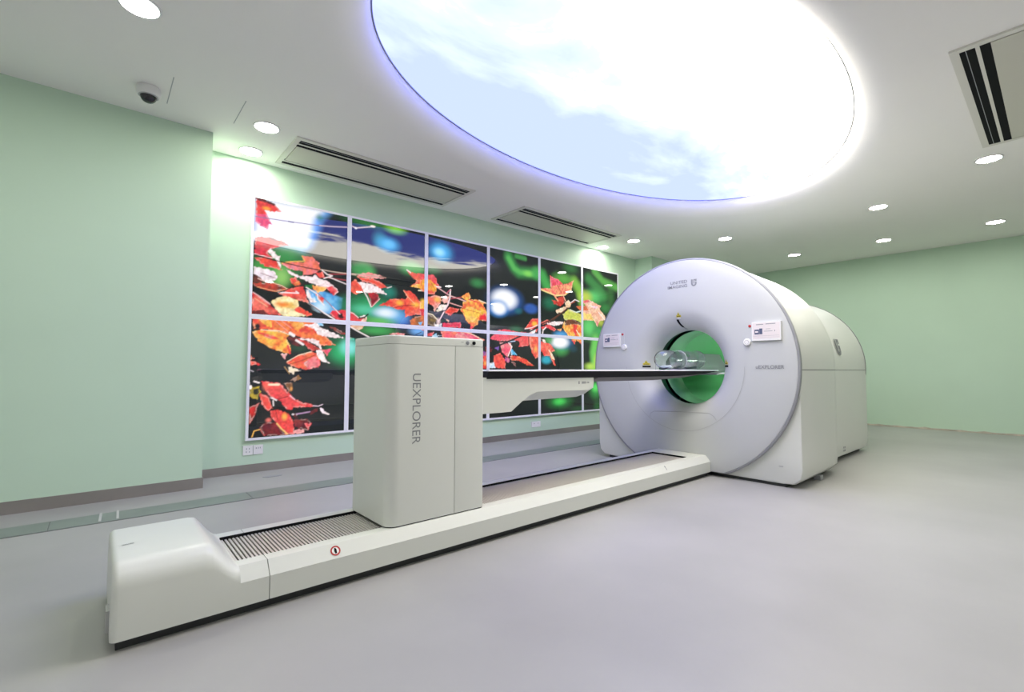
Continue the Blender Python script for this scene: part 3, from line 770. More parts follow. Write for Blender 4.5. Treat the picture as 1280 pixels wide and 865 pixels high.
('l',260,0.0061,0,[3.588,1.799,3.769,1.777,3.885,1.758]),
('p',261,78,0,[3.725,1.532,3.747,1.58,3.787,1.568]),
('p',262,263,0,[3.072,1.694,3.218,1.635,3.169,1.545,3.074,1.556]),
('l',152,0.013,0,[3.077,1.695,3.147,1.683,3.229,1.619]),
('p',264,265,0,[3.301,1.588,3.573,1.612,3.582,1.543,3.618,1.545,3.302,1.532]),
('p',115,85,0,[3.184,1.563,3.28,1.578,3.286,1.517,3.174,1.523]),
('p',266,152,0,[3.321,1.652,3.395,1.63,3.395,1.603]),
('b',267,3.234,1.601,0.036,0.053,0.9,0.0),
('p',268,269,0,[3.271,1.485,3.702,1.499,3.817,1.453,3.958,1.399,3.303,1.394]),
('p',270,161,0,[3.504,1.457,3.591,1.488,3.771,1.451,3.84,1.408,3.461,1.396]),
('l',152,0.0101,0,[3.635,1.495,3.771,1.465,3.934,1.402]),
('p',78,161,0,[3.07,1.448,3.169,1.466,3.15,1.417,3.08,1.414]),
('p',22,115,0,[3.15,1.422,3.21,1.451,3.282,1.428,3.15,1.396]),
('p',271,98,0,[3.21,1.451,3.271,1.454,3.272,1.428,3.21,1.425]),
('l',272,0.0092,0,[3.07,1.474,3.23,1.478]),
('p',273,87,0,[4.715,1.598,4.854,1.751,5.017,1.766,5.017,1.637,4.949,1.556,4.854,1.599]),
('b',218,4.911,1.679,0.061,0.042,1,0.3),
('l',85,0.0112,0,[4.715,1.594,4.854,1.62,5.007,1.678]),
('p',274,85,0,[4.817,1.584,4.949,1.619,4.911,1.54,4.798,1.528]),
('p',275,276,0,[4.06,1.421,4.215,1.55,4.368,1.565,4.561,1.543,4.525,1.474,4.437,1.41,4.249,1.396]),
('p',277,278,0,[4.385,1.481,4.596,1.544,4.854,1.544,4.816,1.378,4.779,1.349,4.597,1.327,4.615,1.411,4.455,1.418]),
('p',279,280,0,[4.817,1.501,5.017,1.483,5.016,1.204,4.93,1.164,4.854,1.269,4.816,1.35]),
('b',281,4.949,1.327,0.038,0.069,0.8,0.0),
('b',282,4.561,1.369,0.05,0.045,1,0.5),
('l',283,0.0162,0,[4.779,1.513,4.798,1.364]),
('p',284,285,0,[4.134,1.187,4.25,1.234,4.343,1.112,4.343,1.015,4.118,1.027]),
('p',286,161,0,[4.233,1.376,4.446,1.371,4.455,1.285,4.386,1.172,4.283,1.242]),
('p',287,288,0,[4.42,1.192,4.561,1.195,4.742,1.144,4.891,1.057,4.779,1.057,4.597,1.129,4.455,1.127]),
('p',289,161,0,[4.334,1.178,4.438,1.153,4.403,1.087,4.335,1.125]),
('l',85,0.0152,0,[4.385,1.389,4.464,1.325,4.394,1.192]),
('p',290,291,0,[4.117,1.314,4.224,1.324,4.216,1.259]),
('p',22,115,0,[4.455,1.299,4.561,1.208,4.438,1.206]),
('p',292,81,0,[3.972,1.309,4.117,1.301,4.085,1.237,3.988,1.247]),
('p',85,115,0,[4.053,1.084,4.134,1.097,4.167,1.021,4.053,1.014]),
('l',293,0.0121,0,[4.334,1.38,4.525,1.407]),
('p',294,81,0,[4.438,1.114,4.526,1.101,4.543,1.035]),
('l',295,0.0232,0,[4.084,1.288,4.385,1.389,4.651,1.493,5.105,1.681]),
('p',78,87,0,[3.949,1.183,4.004,1.209,4.009,1.008,3.95,1.007]),
('b',101,3.981,1.083,0.032,0.038,0.8,0.0),
('p',296,161,0,[3.949,1.246,4.004,1.235,4.004,1.184,3.949,1.183]),
('p',152,78,0,[3.893,1.42,3.971,1.398,3.893,1.37]),
('p',297,298,0,[5.03,2.224,5.251,2.255,5.243,2.45,5.418,2.411,5.535,2.35,5.618,2.366,5.787,2.444,5.729,2.284,5.58,2.179,5.364,2.138,5.19,2.187]),
('p',299,300,0,[5.251,2.445,5.418,2.408,5.526,2.349,5.418,2.324,5.259,2.281]),
('l',301,0.0201,0,[5.055,2.209,5.364,2.151,5.58,2.185,5.729,2.284]),
('l',302,0.0121,0,[5.4,2.322,5.543,2.163]),
('l',303,0.0215,0,[5.525,2.186,5.588,2.092]),
('p',304,305,0,[5.285,2.075,5.417,2.063,5.399,2.123,5.543,2.156,5.57,2.065,5.47,1.991,5.328,2.018]),
('p',306,152,0,[5.579,2.053,5.653,2.111,5.727,2.067,5.689,1.987,5.597,1.992]),
('p',152,307,0,[5.363,1.916,5.579,2.003,5.615,1.968,5.505,1.903,5.398,1.876]),
('l',308,0.027,0,[5.346,2.143,5.417,2.075]),
('l',309,0.0178,0,[5.31,1.765,5.487,1.883,5.634,1.976]),
('l',310,0.0188,0,[5.689,1.956,5.84,1.926,5.995,1.968]),
('l',85,0.0157,0,[5.708,2.065,5.813,2.132,5.918,2.11]),
('l',311,0.0189,0,[5.718,2.06,5.813,2.1]),
('p',312,313,0,[5.523,1.867,5.652,1.959,5.994,1.897,5.994,1.812,5.577,1.783]),
('p',314,315,0,[5.831,2.025,6.155,2.067,6.164,1.975,5.995,1.942]),
('p',316,317,0,[5.997,2.131,6.156,2.162,6.487,2.083,6.422,2.01,6.592,1.926,6.526,1.842,5.994,1.806,5.995,1.923,6.154,1.988]),
('p',234,161,0,[5.997,2.141,6.156,2.157,6.237,2.127,6.016,2.094]),
('p',318,85,0,[6.196,2.07,6.402,2.075,6.359,2.005]),
('p',319,320,0,[5.533,1.865,5.636,1.945,5.921,1.907,6.012,1.755,5.776,1.812,5.566,1.786]),
('p',321,322,0,[6.013,1.963,6.416,2.047,6.585,1.92,6.621,1.83,6.494,1.862,6.413,1.794,6.383,1.71,6.296,1.824,6.031,1.83]),
('p',323,101,0,[6.013,1.939,6.22,1.93,6.296,1.824,6.031,1.83]),
('p',324,161,0,[6.335,1.826,6.414,1.806,6.393,1.714]),
('l',85,0.0163,0,[6.416,1.971,6.615,1.832]),
('p',325,326,0,[5.566,1.703,5.618,1.789,5.776,1.808,5.984,1.739,5.776,1.726]),
('p',327,328,0,[5.511,1.671,5.566,1.78,5.583,1.698,5.776,1.728,5.956,1.727,6.011,1.645,6.013,1.475,5.99,1.395,5.845,1.48,5.809,1.413,5.738,1.476,5.669,1.52,5.548,1.632]),
('p',249,78,0,[5.776,1.728,5.865,1.722,5.846,1.528,5.775,1.596]),
('l',152,0.018,0,[5.846,1.636,6.009,1.475]),
('p',259,78,0,[5.721,1.475,5.818,1.467,5.8,1.412]),
('p',259,161,0,[5.899,1.47,6.027,1.402,6.008,1.371]),
('p',85,329,0,[5.169,1.707,5.331,1.746,5.549,1.751,5.498,1.708,5.331,1.677,5.201,1.686]),
('p',330,78,0,[5.042,1.635,5.217,1.693,5.38,1.622,5.33,1.594,5.168,1.642,5.089,1.595]),
('p',182,87,0,[5.027,1.698,5.169,1.769,5.241,1.74,5.089,1.683]),
('p',331,87,0,[5.397,1.623,5.497,1.64,5.48,1.593]),
('l',85,0.0191,0,[5.153,1.644,5.089,1.595,5.073,1.515]),
('l',155,0.0183,0,[4.858,1.582,5.042,1.682,5.266,1.765,5.465,1.872]),
('l',332,0.0125,0,[5.266,1.765,5.602,1.953]),
('p',333,334,0,[5.018,1.434,5.136,1.405,5.24,1.392,5.349,1.287,5.264,1.268,5.364,1.067,5.328,1.06,5.231,1.204,5.12,1.208,5.026,1.301]),
('p',335,152,0,[5.199,1.306,5.267,1.262,5.345,1.149,5.28,1.16]),
('p',152,85,0,[5.057,1.458,5.136,1.45,5.152,1.4,5.089,1.415]),
('p',177,336,0,[4.858,1.483,4.995,1.433,4.998,1.233,4.933,1.157,4.857,1.252]),
('b',281,4.933,1.309,0.038,0.055,0.8,0.0),
]

def paint_picture():
    U0, U1, V0, V1, ST = 1.06, 7.0, 0.29, 2.73, 0.004
    W, H = int((U1 - U0) / ST), int((V1 - V0) / ST)
    us = U0 + (np.arange(W) + 0.5) * ST
    vs = V0 + (np.arange(H) + 0.5) * ST
    lin = np.array([srgb(*c)[:3] for c in PICTURE_COLOURS])
    img = np.zeros((H, W, 3)) + np.array(srgb(17, 24, 22)[:3])
    rs = np.random.RandomState(7)
    def value_noise(cell):
        gw, gh = int((U1 - U0) / cell) + 3, int((V1 - V0) / cell) + 3
        g = rs.rand(gh, gw)
        x = (us - U0) / cell; y = (vs - V0) / cell
        xi, yi = x.astype(int), y.astype(int)
        fx, fy = x - xi, y - yi
        fx, fy = fx * fx * (3 - 2 * fx), fy * fy * (3 - 2 * fy)
        a = g[yi][:, xi]; b = g[yi][:, xi + 1]; c = g[yi + 1][:, xi]; d = g[yi + 1][:, xi + 1]
        return (a * (1 - fx) + b * fx) * (1 - fy)[:, None] + (c * (1 - fx) + d * fx) * fy[:, None]
    nz = 0.55 * value_noise(0.075) + 0.45 * value_noise(0.03)
    fine = value_noise(0.018)
    nz = np.clip((nz - 0.5) * 2.2 + 0.5, 0, 1)
    def window(x0, x1, y0, y1, pad):
        i0 = max(0, int((x0 - pad - U0) / ST)); i1 = min(W, int((x1 + pad - U0) / ST) + 2)
        j0 = max(0, int((y0 - pad - V0) / ST)); j1 = min(H, int((y1 + pad - V0) / ST) + 2)
        return i0, i1, j0, j1
    def seg_dist(X, Y, p, q):
        dx, dy = q[0] - p[0], q[1] - p[1]
        L = dx * dx + dy * dy + 1e-12
        t = np.clip(((X - p[0]) * dx + (Y - p[1]) * dy) / L, 0, 1)
        return np.hypot(X - p[0] - t * dx, Y - p[1] - t * dy)
    for op in PICTURE:
        if op[0] == 'b':
            _, c, cx, cy, rx, ry, al, hard = op
            i0, i1, j0, j1 = window(cx - rx, cx + rx, cy - ry, cy + ry, max(rx, ry) * 0.5)
            if i1 <= i0 or j1 <= j0: continue
            X, Y = np.meshgrid(us[i0:i1], vs[j0:j1])
            r = np.hypot((X - cx) / rx, (Y - cy) / ry)
            k = np.clip((1.3 - r) / (1.3 - hard - 0.1 * (1 - hard)), 0, 1)
            k = k * k * (3 - 2 * k) * al
            img[j0:j1, i0:i1] = img[j0:j1, i0:i1] * (1 - k[..., None]) + lin[c] * k[..., None]
            continue
        flat = op[-1]
        P = list(zip(flat[0::2], flat[1::2]))
        xs = [p[0] for p in P]; ys = [p[1] for p in P]
        if op[0] == 'p':
            _, c1, c2, soft, _f = op
            sf = max(soft, 0.006)
            i0, i1, j0, j1 = window(min(xs), max(xs), min(ys), max(ys), sf * 1.5)
            if i1 <= i0 or j1 <= j0: continue
            X, Y = np.meshgrid(us[i0:i1], vs[j0:j1])
            ins = np.zeros(X.shape, bool); dist = np.full(X.shape, 9.0)
            for a, b in zip(P, P[1:] + P[:1]):
                if a[1] != b[1]:
                    cr = ((a[1] > Y) != (b[1] > Y)) & (X < (b[0] - a[0]) * (Y - a[1]) / (b[1] - a[1]) + a[0])
                    ins ^= cr
                dist = np.minimum(dist, seg_dist(X, Y, a, b))
            sd = np.where(ins, dist, -dist)
            if not soft:
                sd = sd + (fine[j0:j1, i0:i1] - 0.5) * 0.014
            k = np.clip(sd / sf + 0.5, 0, 1)
            n = nz[j0:j1, i0:i1, None]
            col = lin[c1] * (1 - n) + lin[c2] * n
            if not soft:
                col = col * (0.70 + 0.55 * fine[j0:j1, i0:i1, None])
                rim = np.clip(1 - np.abs(sd - 0.007) / 0.008, 0, 1) * np.clip((nz[j0:j1, i0:i1] - 0.45) * 3, 0, 1) * (0.45 if lin[c1].sum() > 0.25 else 0.0)
                col = col * (1 - rim[..., None]) + np.array([0.95, 0.75, 0.68]) * rim[..., None]
            else:
                k = k * k * (3 - 2 * k)
        else:
            _, c, w, soft, _f = op
            i0, i1, j0, j1 = window(min(xs), max(xs), min(ys), max(ys), w)
            if i1 <= i0 or j1 <= j0: continue
            X, Y = np.meshgrid(us[i0:i1], vs[j0:j1])
            dist = np.full(X.shape, 9.0)
            for a, b in zip(P[:-1], P[1:]):
                dist = np.minimum(dist, seg_dist(X, Y, a, b))
            if soft:
                k = np.clip(1.15 - dist / (w * 0.62), 0, 1); k = k * k * (3 - 2 * k)
            else:
                k = np.clip((w * 0.5 - dist) / 0.006 + 0.5, 0, 1)
            col = lin[c]
        img[j0:j1, i0:i1] = img[j0:j1, i0:i1] * (1 - k[..., None]) + col * k[..., None]
    def sample(u, v):
        x = np.clip((u - U0) / ST - 0.5, 1, W - 3); y = np.clip((v - V0) / ST - 0.5, 1, H - 3)
        xi, yi = x.astype(int), y.astype(int)
        fx, fy = (x - xi)[..., None], (y - yi)[..., None]
        return (img[yi, xi] * (1 - fx) + img[yi, xi + 1] * fx) * (1 - fy) + (img[yi + 1, xi] * (1 - fx) + img[yi + 1, xi + 1] * fx) * fy
    return sample
sample_picture = paint_picture()

COLS = [1.09 + 0.98 * i for i in range(7)]
ROWS = [0.312, 1.512, 2.712]
SCREEN_LABELS = {
    (0, 1): 'lit screen at top left showing a white glare and red leaves on twigs',
    (1, 1): 'lit screen in the top row showing a red maple leaf against pale blue blur',
    (2, 1): 'lit screen in the top row showing an orange leaf and a cyan spot',
    (3, 1): 'lit screen in the top row showing two white-blue round spots on black',
    (4, 1): 'lit screen in the top row showing a pink maple leaf on green',
    (5, 1): 'narrow-looking lit screen at top right with green blur and pale pink leaf',
    (0, 0): 'lit screen at bottom left with red leaves against a black ground',
    (1, 0): 'lit screen in the bottom row mostly hidden behind the left half of the white column',
    (2, 0): 'lit screen in the bottom row hidden behind the right half of the white column',
    (3, 0): 'lit screen in the bottom row with red leaves, just right of the white column',
    (4, 0): 'lit screen in the bottom row with a white round spot, above the table arm tip',
    (5, 0): 'lit screen in the bottom row showing green blur, cut by the scanner disc'}
YF = 5.15
def screen_panel(i, j):
    x0, x1, z0, z1 = COLS[i], COLS[i + 1], ROWS[j], ROWS[j + 1]
    t = empty('display_screen', ((x0 + x1) / 2, YB, z0), SCREEN_LABELS[(i, j)], 'screen', 'picture screens on the left wall')
    e = 0.024
    g = 0.0006
    bm = bmesh.new()
    add_box(bm, x0 + g, x0 + e, YF - 0.004, YB - 0.001, z0 + g, z1 - g)
    add_box(bm, x1 - e, x1 - g, YF - 0.004, YB - 0.001, z0 + g, z1 - g)
    add_box(bm, x0 + e, x1 - e, YF - 0.004, YB - 0.001, z0 + g, z0 + e)
    add_box(bm, x0 + e, x1 - e, YF - 0.004, YB - 0.001, z1 - e, z1 - g)
    finish('bezel', bm, 'bezel', t)
    nx, nz_ = 118, 146
    u = np.linspace(x0 + e, x1 - e, nx + 1); v = np.linspace(z0 + e, z1 - e, nz_ + 1)
    Ug, Vg = np.meshgrid(u, v)
    co = np.stack([Ug, np.full(Ug.shape, YF), Vg], -1).reshape(-1, 3)
    idx = np.arange((nx + 1) * (nz_ + 1)).reshape(nz_ + 1, nx + 1)
    q = np.stack([idx[:-1, :-1], idx[:-1, 1:], idx[1:, 1:], idx[1:, :-1]], -1).reshape(-1, 4)
    me = bpy.data.meshes.new('picture_glass')
    me.vertices.add(len(co)); me.vertices.foreach_set('co', co.ravel())
    me.loops.add(q.size); me.loops.foreach_set('vertex_index', q.ravel().astype(np.int32))
    me.polygons.add(len(q)); me.polygons.foreach_set('loop_start', np.arange(0, q.size, 4, dtype=np.int32))
    me.update(calc_edges=True)
    at = me.color_attributes.new('picture', 'FLOAT_COLOR', 'POINT')
    col = np.ones((len(co), 4), np.float32)
    col[:, :3] = sample_picture(co[:, 0], co[:, 2])
    at.data.foreach_set('color', col.ravel())
    link('picture_glass', me, 'lit_screen', t)
    box('back_shell', x0 + e, x1 - e, YF + 0.004, YB - 0.001, z0 + e, z1 - e, 'black', t)
for j in range(2):
    for i in range(6):
        screen_panel(i, j)

# ------------------------------------------------------------------ wall sockets
def socket(x0, x1, z0, z1, label, holes):
    t = empty('wall_socket', ((x0 + x1) / 2, YB, z0), label, 'socket', 'wall sockets under the screens')
    box('plate', x0, x1, YB - 0.010, YB, z0, z1, 'plastic_white', t, 0.003)
    cx, cz = (x0 + x1) / 2, (z0 + z1) / 2
    for dx, dzz in holes:
        box('pin_hole', cx + dx - 0.003, cx + dx + 0.003, YB - 0.0105, YB - 0.0098, cz + dzz - 0.007, cz + dzz + 0.007, 'rim_grey', t)
socket(1.080, 1.165, 0.172, 0.262, 'left of the two white wall sockets below the leftmost screen', ((-0.012, 0.014), (0.012, 0.014), (-0.014, -0.016), (0.014, -0.016)))
socket(1.170, 1.255, 0.171, 0.260, 'right of the two white wall sockets below the leftmost screen', ((-0.018, 0.016), (0.0, 0.016), (0.018, 0.016)))
socket(4.88, 5.06, 0.143, 0.226, 'pale double wall socket below the screens, right of the white column', ((-0.05, 0.012), (-0.03, 0.012), (0.03, 0.012), (0.05, 0.012)))

# ------------------------------------------------------------------ scanner gantry
GY, GZ = 2.512, 1.028
gantry = empty('scanner_gantry', (5.6, GY, 0.0), 'large white ring-shaped medical scanner with a green-lined bore', 'scanner')
NG = 128
def arch(r, zb, fil, n=NG):
    """closed outline: half circle on straight sides with rounded feet, sampled by angle about the bore axis"""
    out = []
    for i in range(n):
        t = 2 * math.pi * i / n
        c, s = math.cos(t), math.sin(t)
        if s >= 0:
            out.append((GY + r * c, GZ + r * s)); continue
        d = 1e9
        if abs(c) > 1e-9: d = min(d, r / abs(c))
        d = min(d, (GZ - zb) / -s)
        y, z = abs(d * c), GZ + d * s
        yc, zc = r - fil, zb + fil
        if y > yc and z < zc:      # rounded foot: ray against the fillet circle
            dy, dzz = abs(c), s
            b = dy * yc + dzz * (zc - GZ)
            k = yc * yc + (zc - GZ) ** 2 - fil * fil
            d = b + math.sqrt(max(0, b * b - k))
            y, z = d * dy, GZ + d * dzz
        out.append((GY + math.copysign(y, c), z))
    return out
def body(name, stations, hole, m):
    bm = bmesh.new()
    rings = []
    def circ(x, r): return [(x, GY + r * math.cos(2 * math.pi * i / NG), GZ + r * math.sin(2 * math.pi * i / NG)) for i in range(NG)]
    xa, xb = stations[0][0], stations[-1][0]
    rings.append(circ(xa, hole))
    for x, r, zb, fil in stations:
        rings.append([(x, y, z) for y, z in arch(r, zb, fil)])
    rings.append(circ(xb, hole))
    rings.append(circ(xa, hole))
    loft(bm, rings, True, (False, False))
    bmesh.ops.remove_doubles(bm, verts=bm.verts, dist=1e-5)
    return finish(name, bm, m, gantry, 30)
body('front_body', [(4.45, 1.045, 0.045, 0.10), (4.455, 1.060, 0.030, 0.11), (4.475, 1.066, 0.024, 0.11), (4.9, 1.060, 0.024, 0.11), (5.40, 1.045, 0.024, 0.11), (5.49, 1.040, 0.024, 0.11), (5.53, 1.025, 0.03, 0.11)], 0.52, 'shell')
body('rear_body', [(5.53, 0.895, 0.024, 0.08), (6.0, 0.893, 0.024, 0.08), (7.25, 0.890, 0.024, 0.08), (7.29, 0.883, 0.03, 0.08), (7.31, 0.865, 0.05, 0.08)], 0.52, 'shell')
bm = bmesh.new()
lathe_x(bm, [(7.255, 0.880), (7.255, 0.8945), (7.27, 0.8945), (7.27, 0.880)], GY, GZ, 128)
bmesh.ops.delete(bm, geom=[v for v in bm.verts if v.co.z < GZ - 0.10], context='VERTS')
finish('rear_trim', bm, 'seam_dark', gantry, 40)
# black blocks standing in for the shadow gap under the body
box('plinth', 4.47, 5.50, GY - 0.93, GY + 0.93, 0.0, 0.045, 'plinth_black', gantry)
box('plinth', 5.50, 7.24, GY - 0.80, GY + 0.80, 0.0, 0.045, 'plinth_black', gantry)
# front disc with funnel
DX = 4.40
prof = [(4.452, 1.070), (4.415, 1.072), (4.404, 1.064), (DX, 1.050), (DX - 0.004, 0.95), (DX - 0.006, 0.80), (DX - 0.005, 0.66), (DX, 0.615)]
for i in range(1, 15):                      # funnel: rounded shoulder, then steep towards the bore
    a = i / 14 * math.pi / 2
    prof.append((DX + 0.20 * (1 - math.cos(a)) , 0.615 - 0.235 * math.sin(a)))
prof += [(4.625, 0.376), (4.632, 0.384)]
bm = bmesh.new()
lathe_x(bm, prof, GY, GZ, 160, 0.045)
bmesh.ops.remove_doubles(bm, verts=bm.verts, dist=1e-5)
disc = finish('front_disc', bm, 'shell_disc', gantry, 35)
bm = bmesh.new()
lathe_x(bm, [(4.447, 1.060), (4.447, 1.083), (4.420, 1.086), (4.410, 1.083), (4.405, 1.072), (4.41, 1.060)], GY, GZ, 160, 0.038)
finish('disc_rim', bm, 'rim_grey', gantry, 40)
# bore lining
def ring(name, prof, m):
    bm = bmesh.new()
    lathe_x(bm, prof, GY, GZ, 96)
    return finish(name, bm, m, gantry, 40)
ring('bore_gap', [(4.63, 0.384), (4.63, 0.412), (4.77, 0.412), (4.77, 0.384)], 'bore_gap_shade')
ring('bore_lining', [(4.77, 0.412), (4.77, 0.386), (4.78, 0.382), (5.075, 0.382), (5.085, 0.388)], 'bore_green_light')
ring('bore_lining', [(5.085, 0.388), (5.09, 0.384), (6.4, 0.384), (6.405, 0.39)], 'bore_green')
ring('bore_lining', [(6.405, 0.39), (6.41, 0.384), (7.33, 0.384), (7.335, 0.60)], 'bore_green')
ring('rear_flare', [(7.315, 0.86), (7.36, 0.84), (7.375, 0.75), (7.36, 0.52), (7.335, 0.386)], 'shell_disc')
bm = bmesh.new()
add_prism(bm, [(GY - 0.372, GZ - 0.012), (GY - 0.382, GZ - 0.012), (GY - 0.382, GZ + 0.012), (GY - 0.372, GZ + 0.012)], 'x', 4.80, 6.3)
finish('bore_fill_strip', bm, 'bore_fill_glow', gantry)  # glowing strip added out of view to brighten the bore lining
# horizontal cover joint on both flanks
for s in (-1, 1):
    y = GY + s * 1.066
    bm = bmesh.new(); pts = []
    for x, r in ((4.476, 1.0668), (4.9, 1.0608), (5.40, 1.0458), (5.49, 1.0408)):
        pts.append((x, r))
    loft(bm, [[(x, GY + s * (r - 0.004), GZ - 0.032), (x, GY + s * (r + 0.0006), GZ - 0.032), (x, GY + s * (r + 0.0006), GZ - 0.025), (x, GY + s * (r - 0.004), GZ - 0.025)] for x, r in pts], True)
    finish('cover_joint', bm, 'seam_dark', gantry)
    box('cover_joint', 5.535, 7.25, GY + s * 0.8918 - 0.003, GY + s * 0.8918 + 0.003, GZ - 0.032, GZ - 0.026, 'seam_dark', gantry)
# service flap below the funnel and a joint ring around it
bm = bmesh.new()
cyl = []
for a0, a1, rr in ((-2 * math.pi / 2, 0, 0.632),):
    for i in range(73):
        a = a0 + (a1 - a0) * i / 72
        cyl.append(((DX - 0.0052, GY + rr * math.cos(a), GZ + rr * math.sin(a)), (DX - 0.0056, GY + (rr + 0.004) * math.cos(a), GZ + (rr + 0.004) * math.sin(a))))
va = [bm.verts.new(p[0]) for p in cyl]; vb = [bm.verts.new(p[1]) for p in cyl]
for i in range(72): bm.faces.new((va[i], va[i + 1], vb[i + 1], vb[i]))
finish('joint_ring', bm, 'shell_grey', gantry)
def polyline_strip(name, pts, w, m, parent, depth=0.001):
    """thin raised line of width w through 3D points lying on the disc front"""
    bm = bmesh.new()
    for p, q in zip(pts[:-1], pts[1:]):
        p, q = Vector(p), Vector(q)
        d = (q - p).normalized(); s = Vector((1, 0, 0)).cross(d) * (w / 2)
        vs = [bm.verts.new(v) for v in (p - s, q - s, q + s, p + s)]
        bm.faces.new(vs)
    return finish(name, bm, m, parent)
def funnel_x(y, z):
    r = math.hypot(y - GY, z - GZ)
    if r >= 0.615: return DX - 0.0064
    a = math.asin(min(1, (0.615 - r) / 0.235))
    return DX + 0.20 * (1 - math.cos(a))
fl = [(2.860, 0.505), (2.850, 0.548), (2.815, 0.567)] + [(2.815 - 0.59 * k / 14, 0.567 + 0.018 * k / 14) for k in range(1, 15)] + [(2.175, 0.560), (2.145, 0.528)]
polyline_strip('flap_joint', [(funnel_x(y, z) - 0.0015, y, z) for y, z in fl], 0.006, 'shell_grey', gantry)
# lettering and shield on the disc
XF = DX - 0.0068
text_mesh('lettering', 'UNITED', (XF, 2.598, 1.862), (0, -1, 0), (0, 0, 1), 0.183, 0.030, 'text_light', gantry, 0.001, 0.012)
text_mesh('lettering', 'IMAGING', (XF, 2.628, 1.820), (0, -1, 0), (0, 0, 1), 0.213, 0.030, 'text_light', gantry, 0.001, 0.012)
text_mesh('lettering', 'uEXPLORER', (XF, 1.779, 1.008), (0, -1, 0), (0, 0, 1), 0.232, 0.032, 'text_light', gantry, 0.0015, 0.012)
def shield(w, h):
    def P(*l): return [(x * w, y * h) for x, y in l]
    return [P((0, 1), (0.30, 1), (0.30, 0.38), (0.36, 0.27), (0.5, 0.2), (0.5, 0), (0.22, 0.08), (0.04, 0.25), (0, 0.42)),
            P((0.5, 0), (0.5, 0.2), (0.64, 0.27), (0.70, 0.38), (0.70, 0.62), (1, 0.62), (1, 0.42), (0.96, 0.25), (0.78, 0.08)),
            P((0.42, 1), (1, 1), (1, 0.72), (0.70, 0.72), (0.70, 0.82), (0.58, 0.82), (0.58, 0.42), (0.42, 0.36))]
flat_shape('shield_emblem', shield(0.058, 0.070), (XF, 2.374, 1.817), (0, -1, 0), (0, 0, 1), 'text_light', gantry, 0.001)
tl = math.asin(0.215 / 0.8915)
flat_shape('shield_emblem', shield(0.15, 0.19), (6.17, GY - 0.8925 * math.cos(tl) - 0.0235, GZ + 0.2155 - 0.085), (1, 0, 0), (0, math.sin(tl), math.cos(tl)), 'text_grey', gantry, 0.004)
text_mesh('mark', 'OFF', (4.4495, 1.63, 0.166), (0, -1, 0), (0, 0, 1), 0.035, 0.014, 'text_light', gantry, 0.001)
# operator panels
def operator_panel(y0, y1, zb, zt, s):
    t = box('operator_panel', DX - 0.024, DX - 0.004, min(y0, y1), max(y0, y1), zb, zt, 'plastic_white', gantry, 0.004)
    x = DX - 0.0242
    a, b = max(y0, y1) - 0.008, min(y0, y1) + 0.008
    W, Hh = a - b, zt - zb
    def sub(name, pts, m, lift=0.0006):
        o = flat_shape(name, pts, (x, a, zb), (0, -1, 0), (0, 0, 1), m, gantry, lift)
        mw = o.matrix_world.copy(); o.parent = t; o.matrix_parent_inverse = Matrix.Identity(4)
        return o
    def rect(x0, y0, x1, y1): return [(x0, y0), (x1, y0), (x1, y1), (x0, y1)]
    t.data.transform(Matrix.Identity(4))
    sub('display', [rect(0, 0.016, W, Hh - 0.010)], 'panel_cream')
    sub('picture_block', [rect(0.015, 0.055, 0.055, 0.098)], 'panel_blue', 0.0012)
    sub('picture_block', [rect(0.056, 0.055, 0.082, 0.106)], 'panel_blue', 0.0012)
    sub('picture_block', [rect(0.022, 0.070, 0.046, 0.084)], 'panel_cream', 0.0018)
    sub('text_line', [rect(0.095, 0.078, 0.165, 0.082), rect(0.110, 0.098, 0.150, 0.101), rect(0.180, 0.075, 0.186, 0.088)], 'text_light', 0.0012)
    sub('text_line', [rect(0.03, Hh - 0.026, 0.09, Hh - 0.020), rect(0.11, Hh - 0.024, 0.19, Hh - 0.018)], 'text_light', 0.0012)
    sub('text_line', [rect(0.005, 0.040, W - 0.005, 0.042), rect(0.005, 0.028, W - 0.005, 0.029)], 'shell_grey', 0.0012)
    bm = bmesh.new()
    yy = 1.846 if s < 0 else 3.168
    lathe_x(bm, [(DX - 0.004, 0.0315), (DX - 0.020, 0.0315), (DX - 0.025, 0.027), (DX - 0.025, 0.001)], yy, 1.246, 32)
    bt = finish('round_button', bm, 'plastic_white', t, 40)
    bt.matrix_parent_inverse = Matrix.Identity(4)
    bm = bmesh.new()
    lathe_x(bm, [(DX - 0.0254, 0.019), (DX - 0.0254, 0.017)], yy, 1.246, 24)
    for a0 in range(4):
        pass
    o = finish('button_mark', bm, 'text_light', t); o.matrix_parent_inverse = Matrix.Identity(4)
    bm = bmesh.new()
    lathe_x(bm, [(DX - 0.004, 0.0125), (DX - 0.014, 0.0125), (DX - 0.017, 0.009), (DX - 0.0175, 0.0005)], 1.822 if s < 0 else 3.19, 1.389, 24)
    o = finish('red_lamp', bm, 'red_mark', t, 40); o.matrix_parent_inverse = Matrix.Identity(4)
    box('side_strip', DX - 0.010, DX - 0.004, (1.802 if s < 0 else 3.172), (1.858 if s < 0 else 3.214), 1.25, 1.41, 'shell_disc', t, 0.002).matrix_parent_inverse = Matrix.Identity(4)
operator_panel(1.560, 1.800, 1.255, 1.419, -1)
operator_panel(3.217, 3.447, 1.255, 1.405, 1)
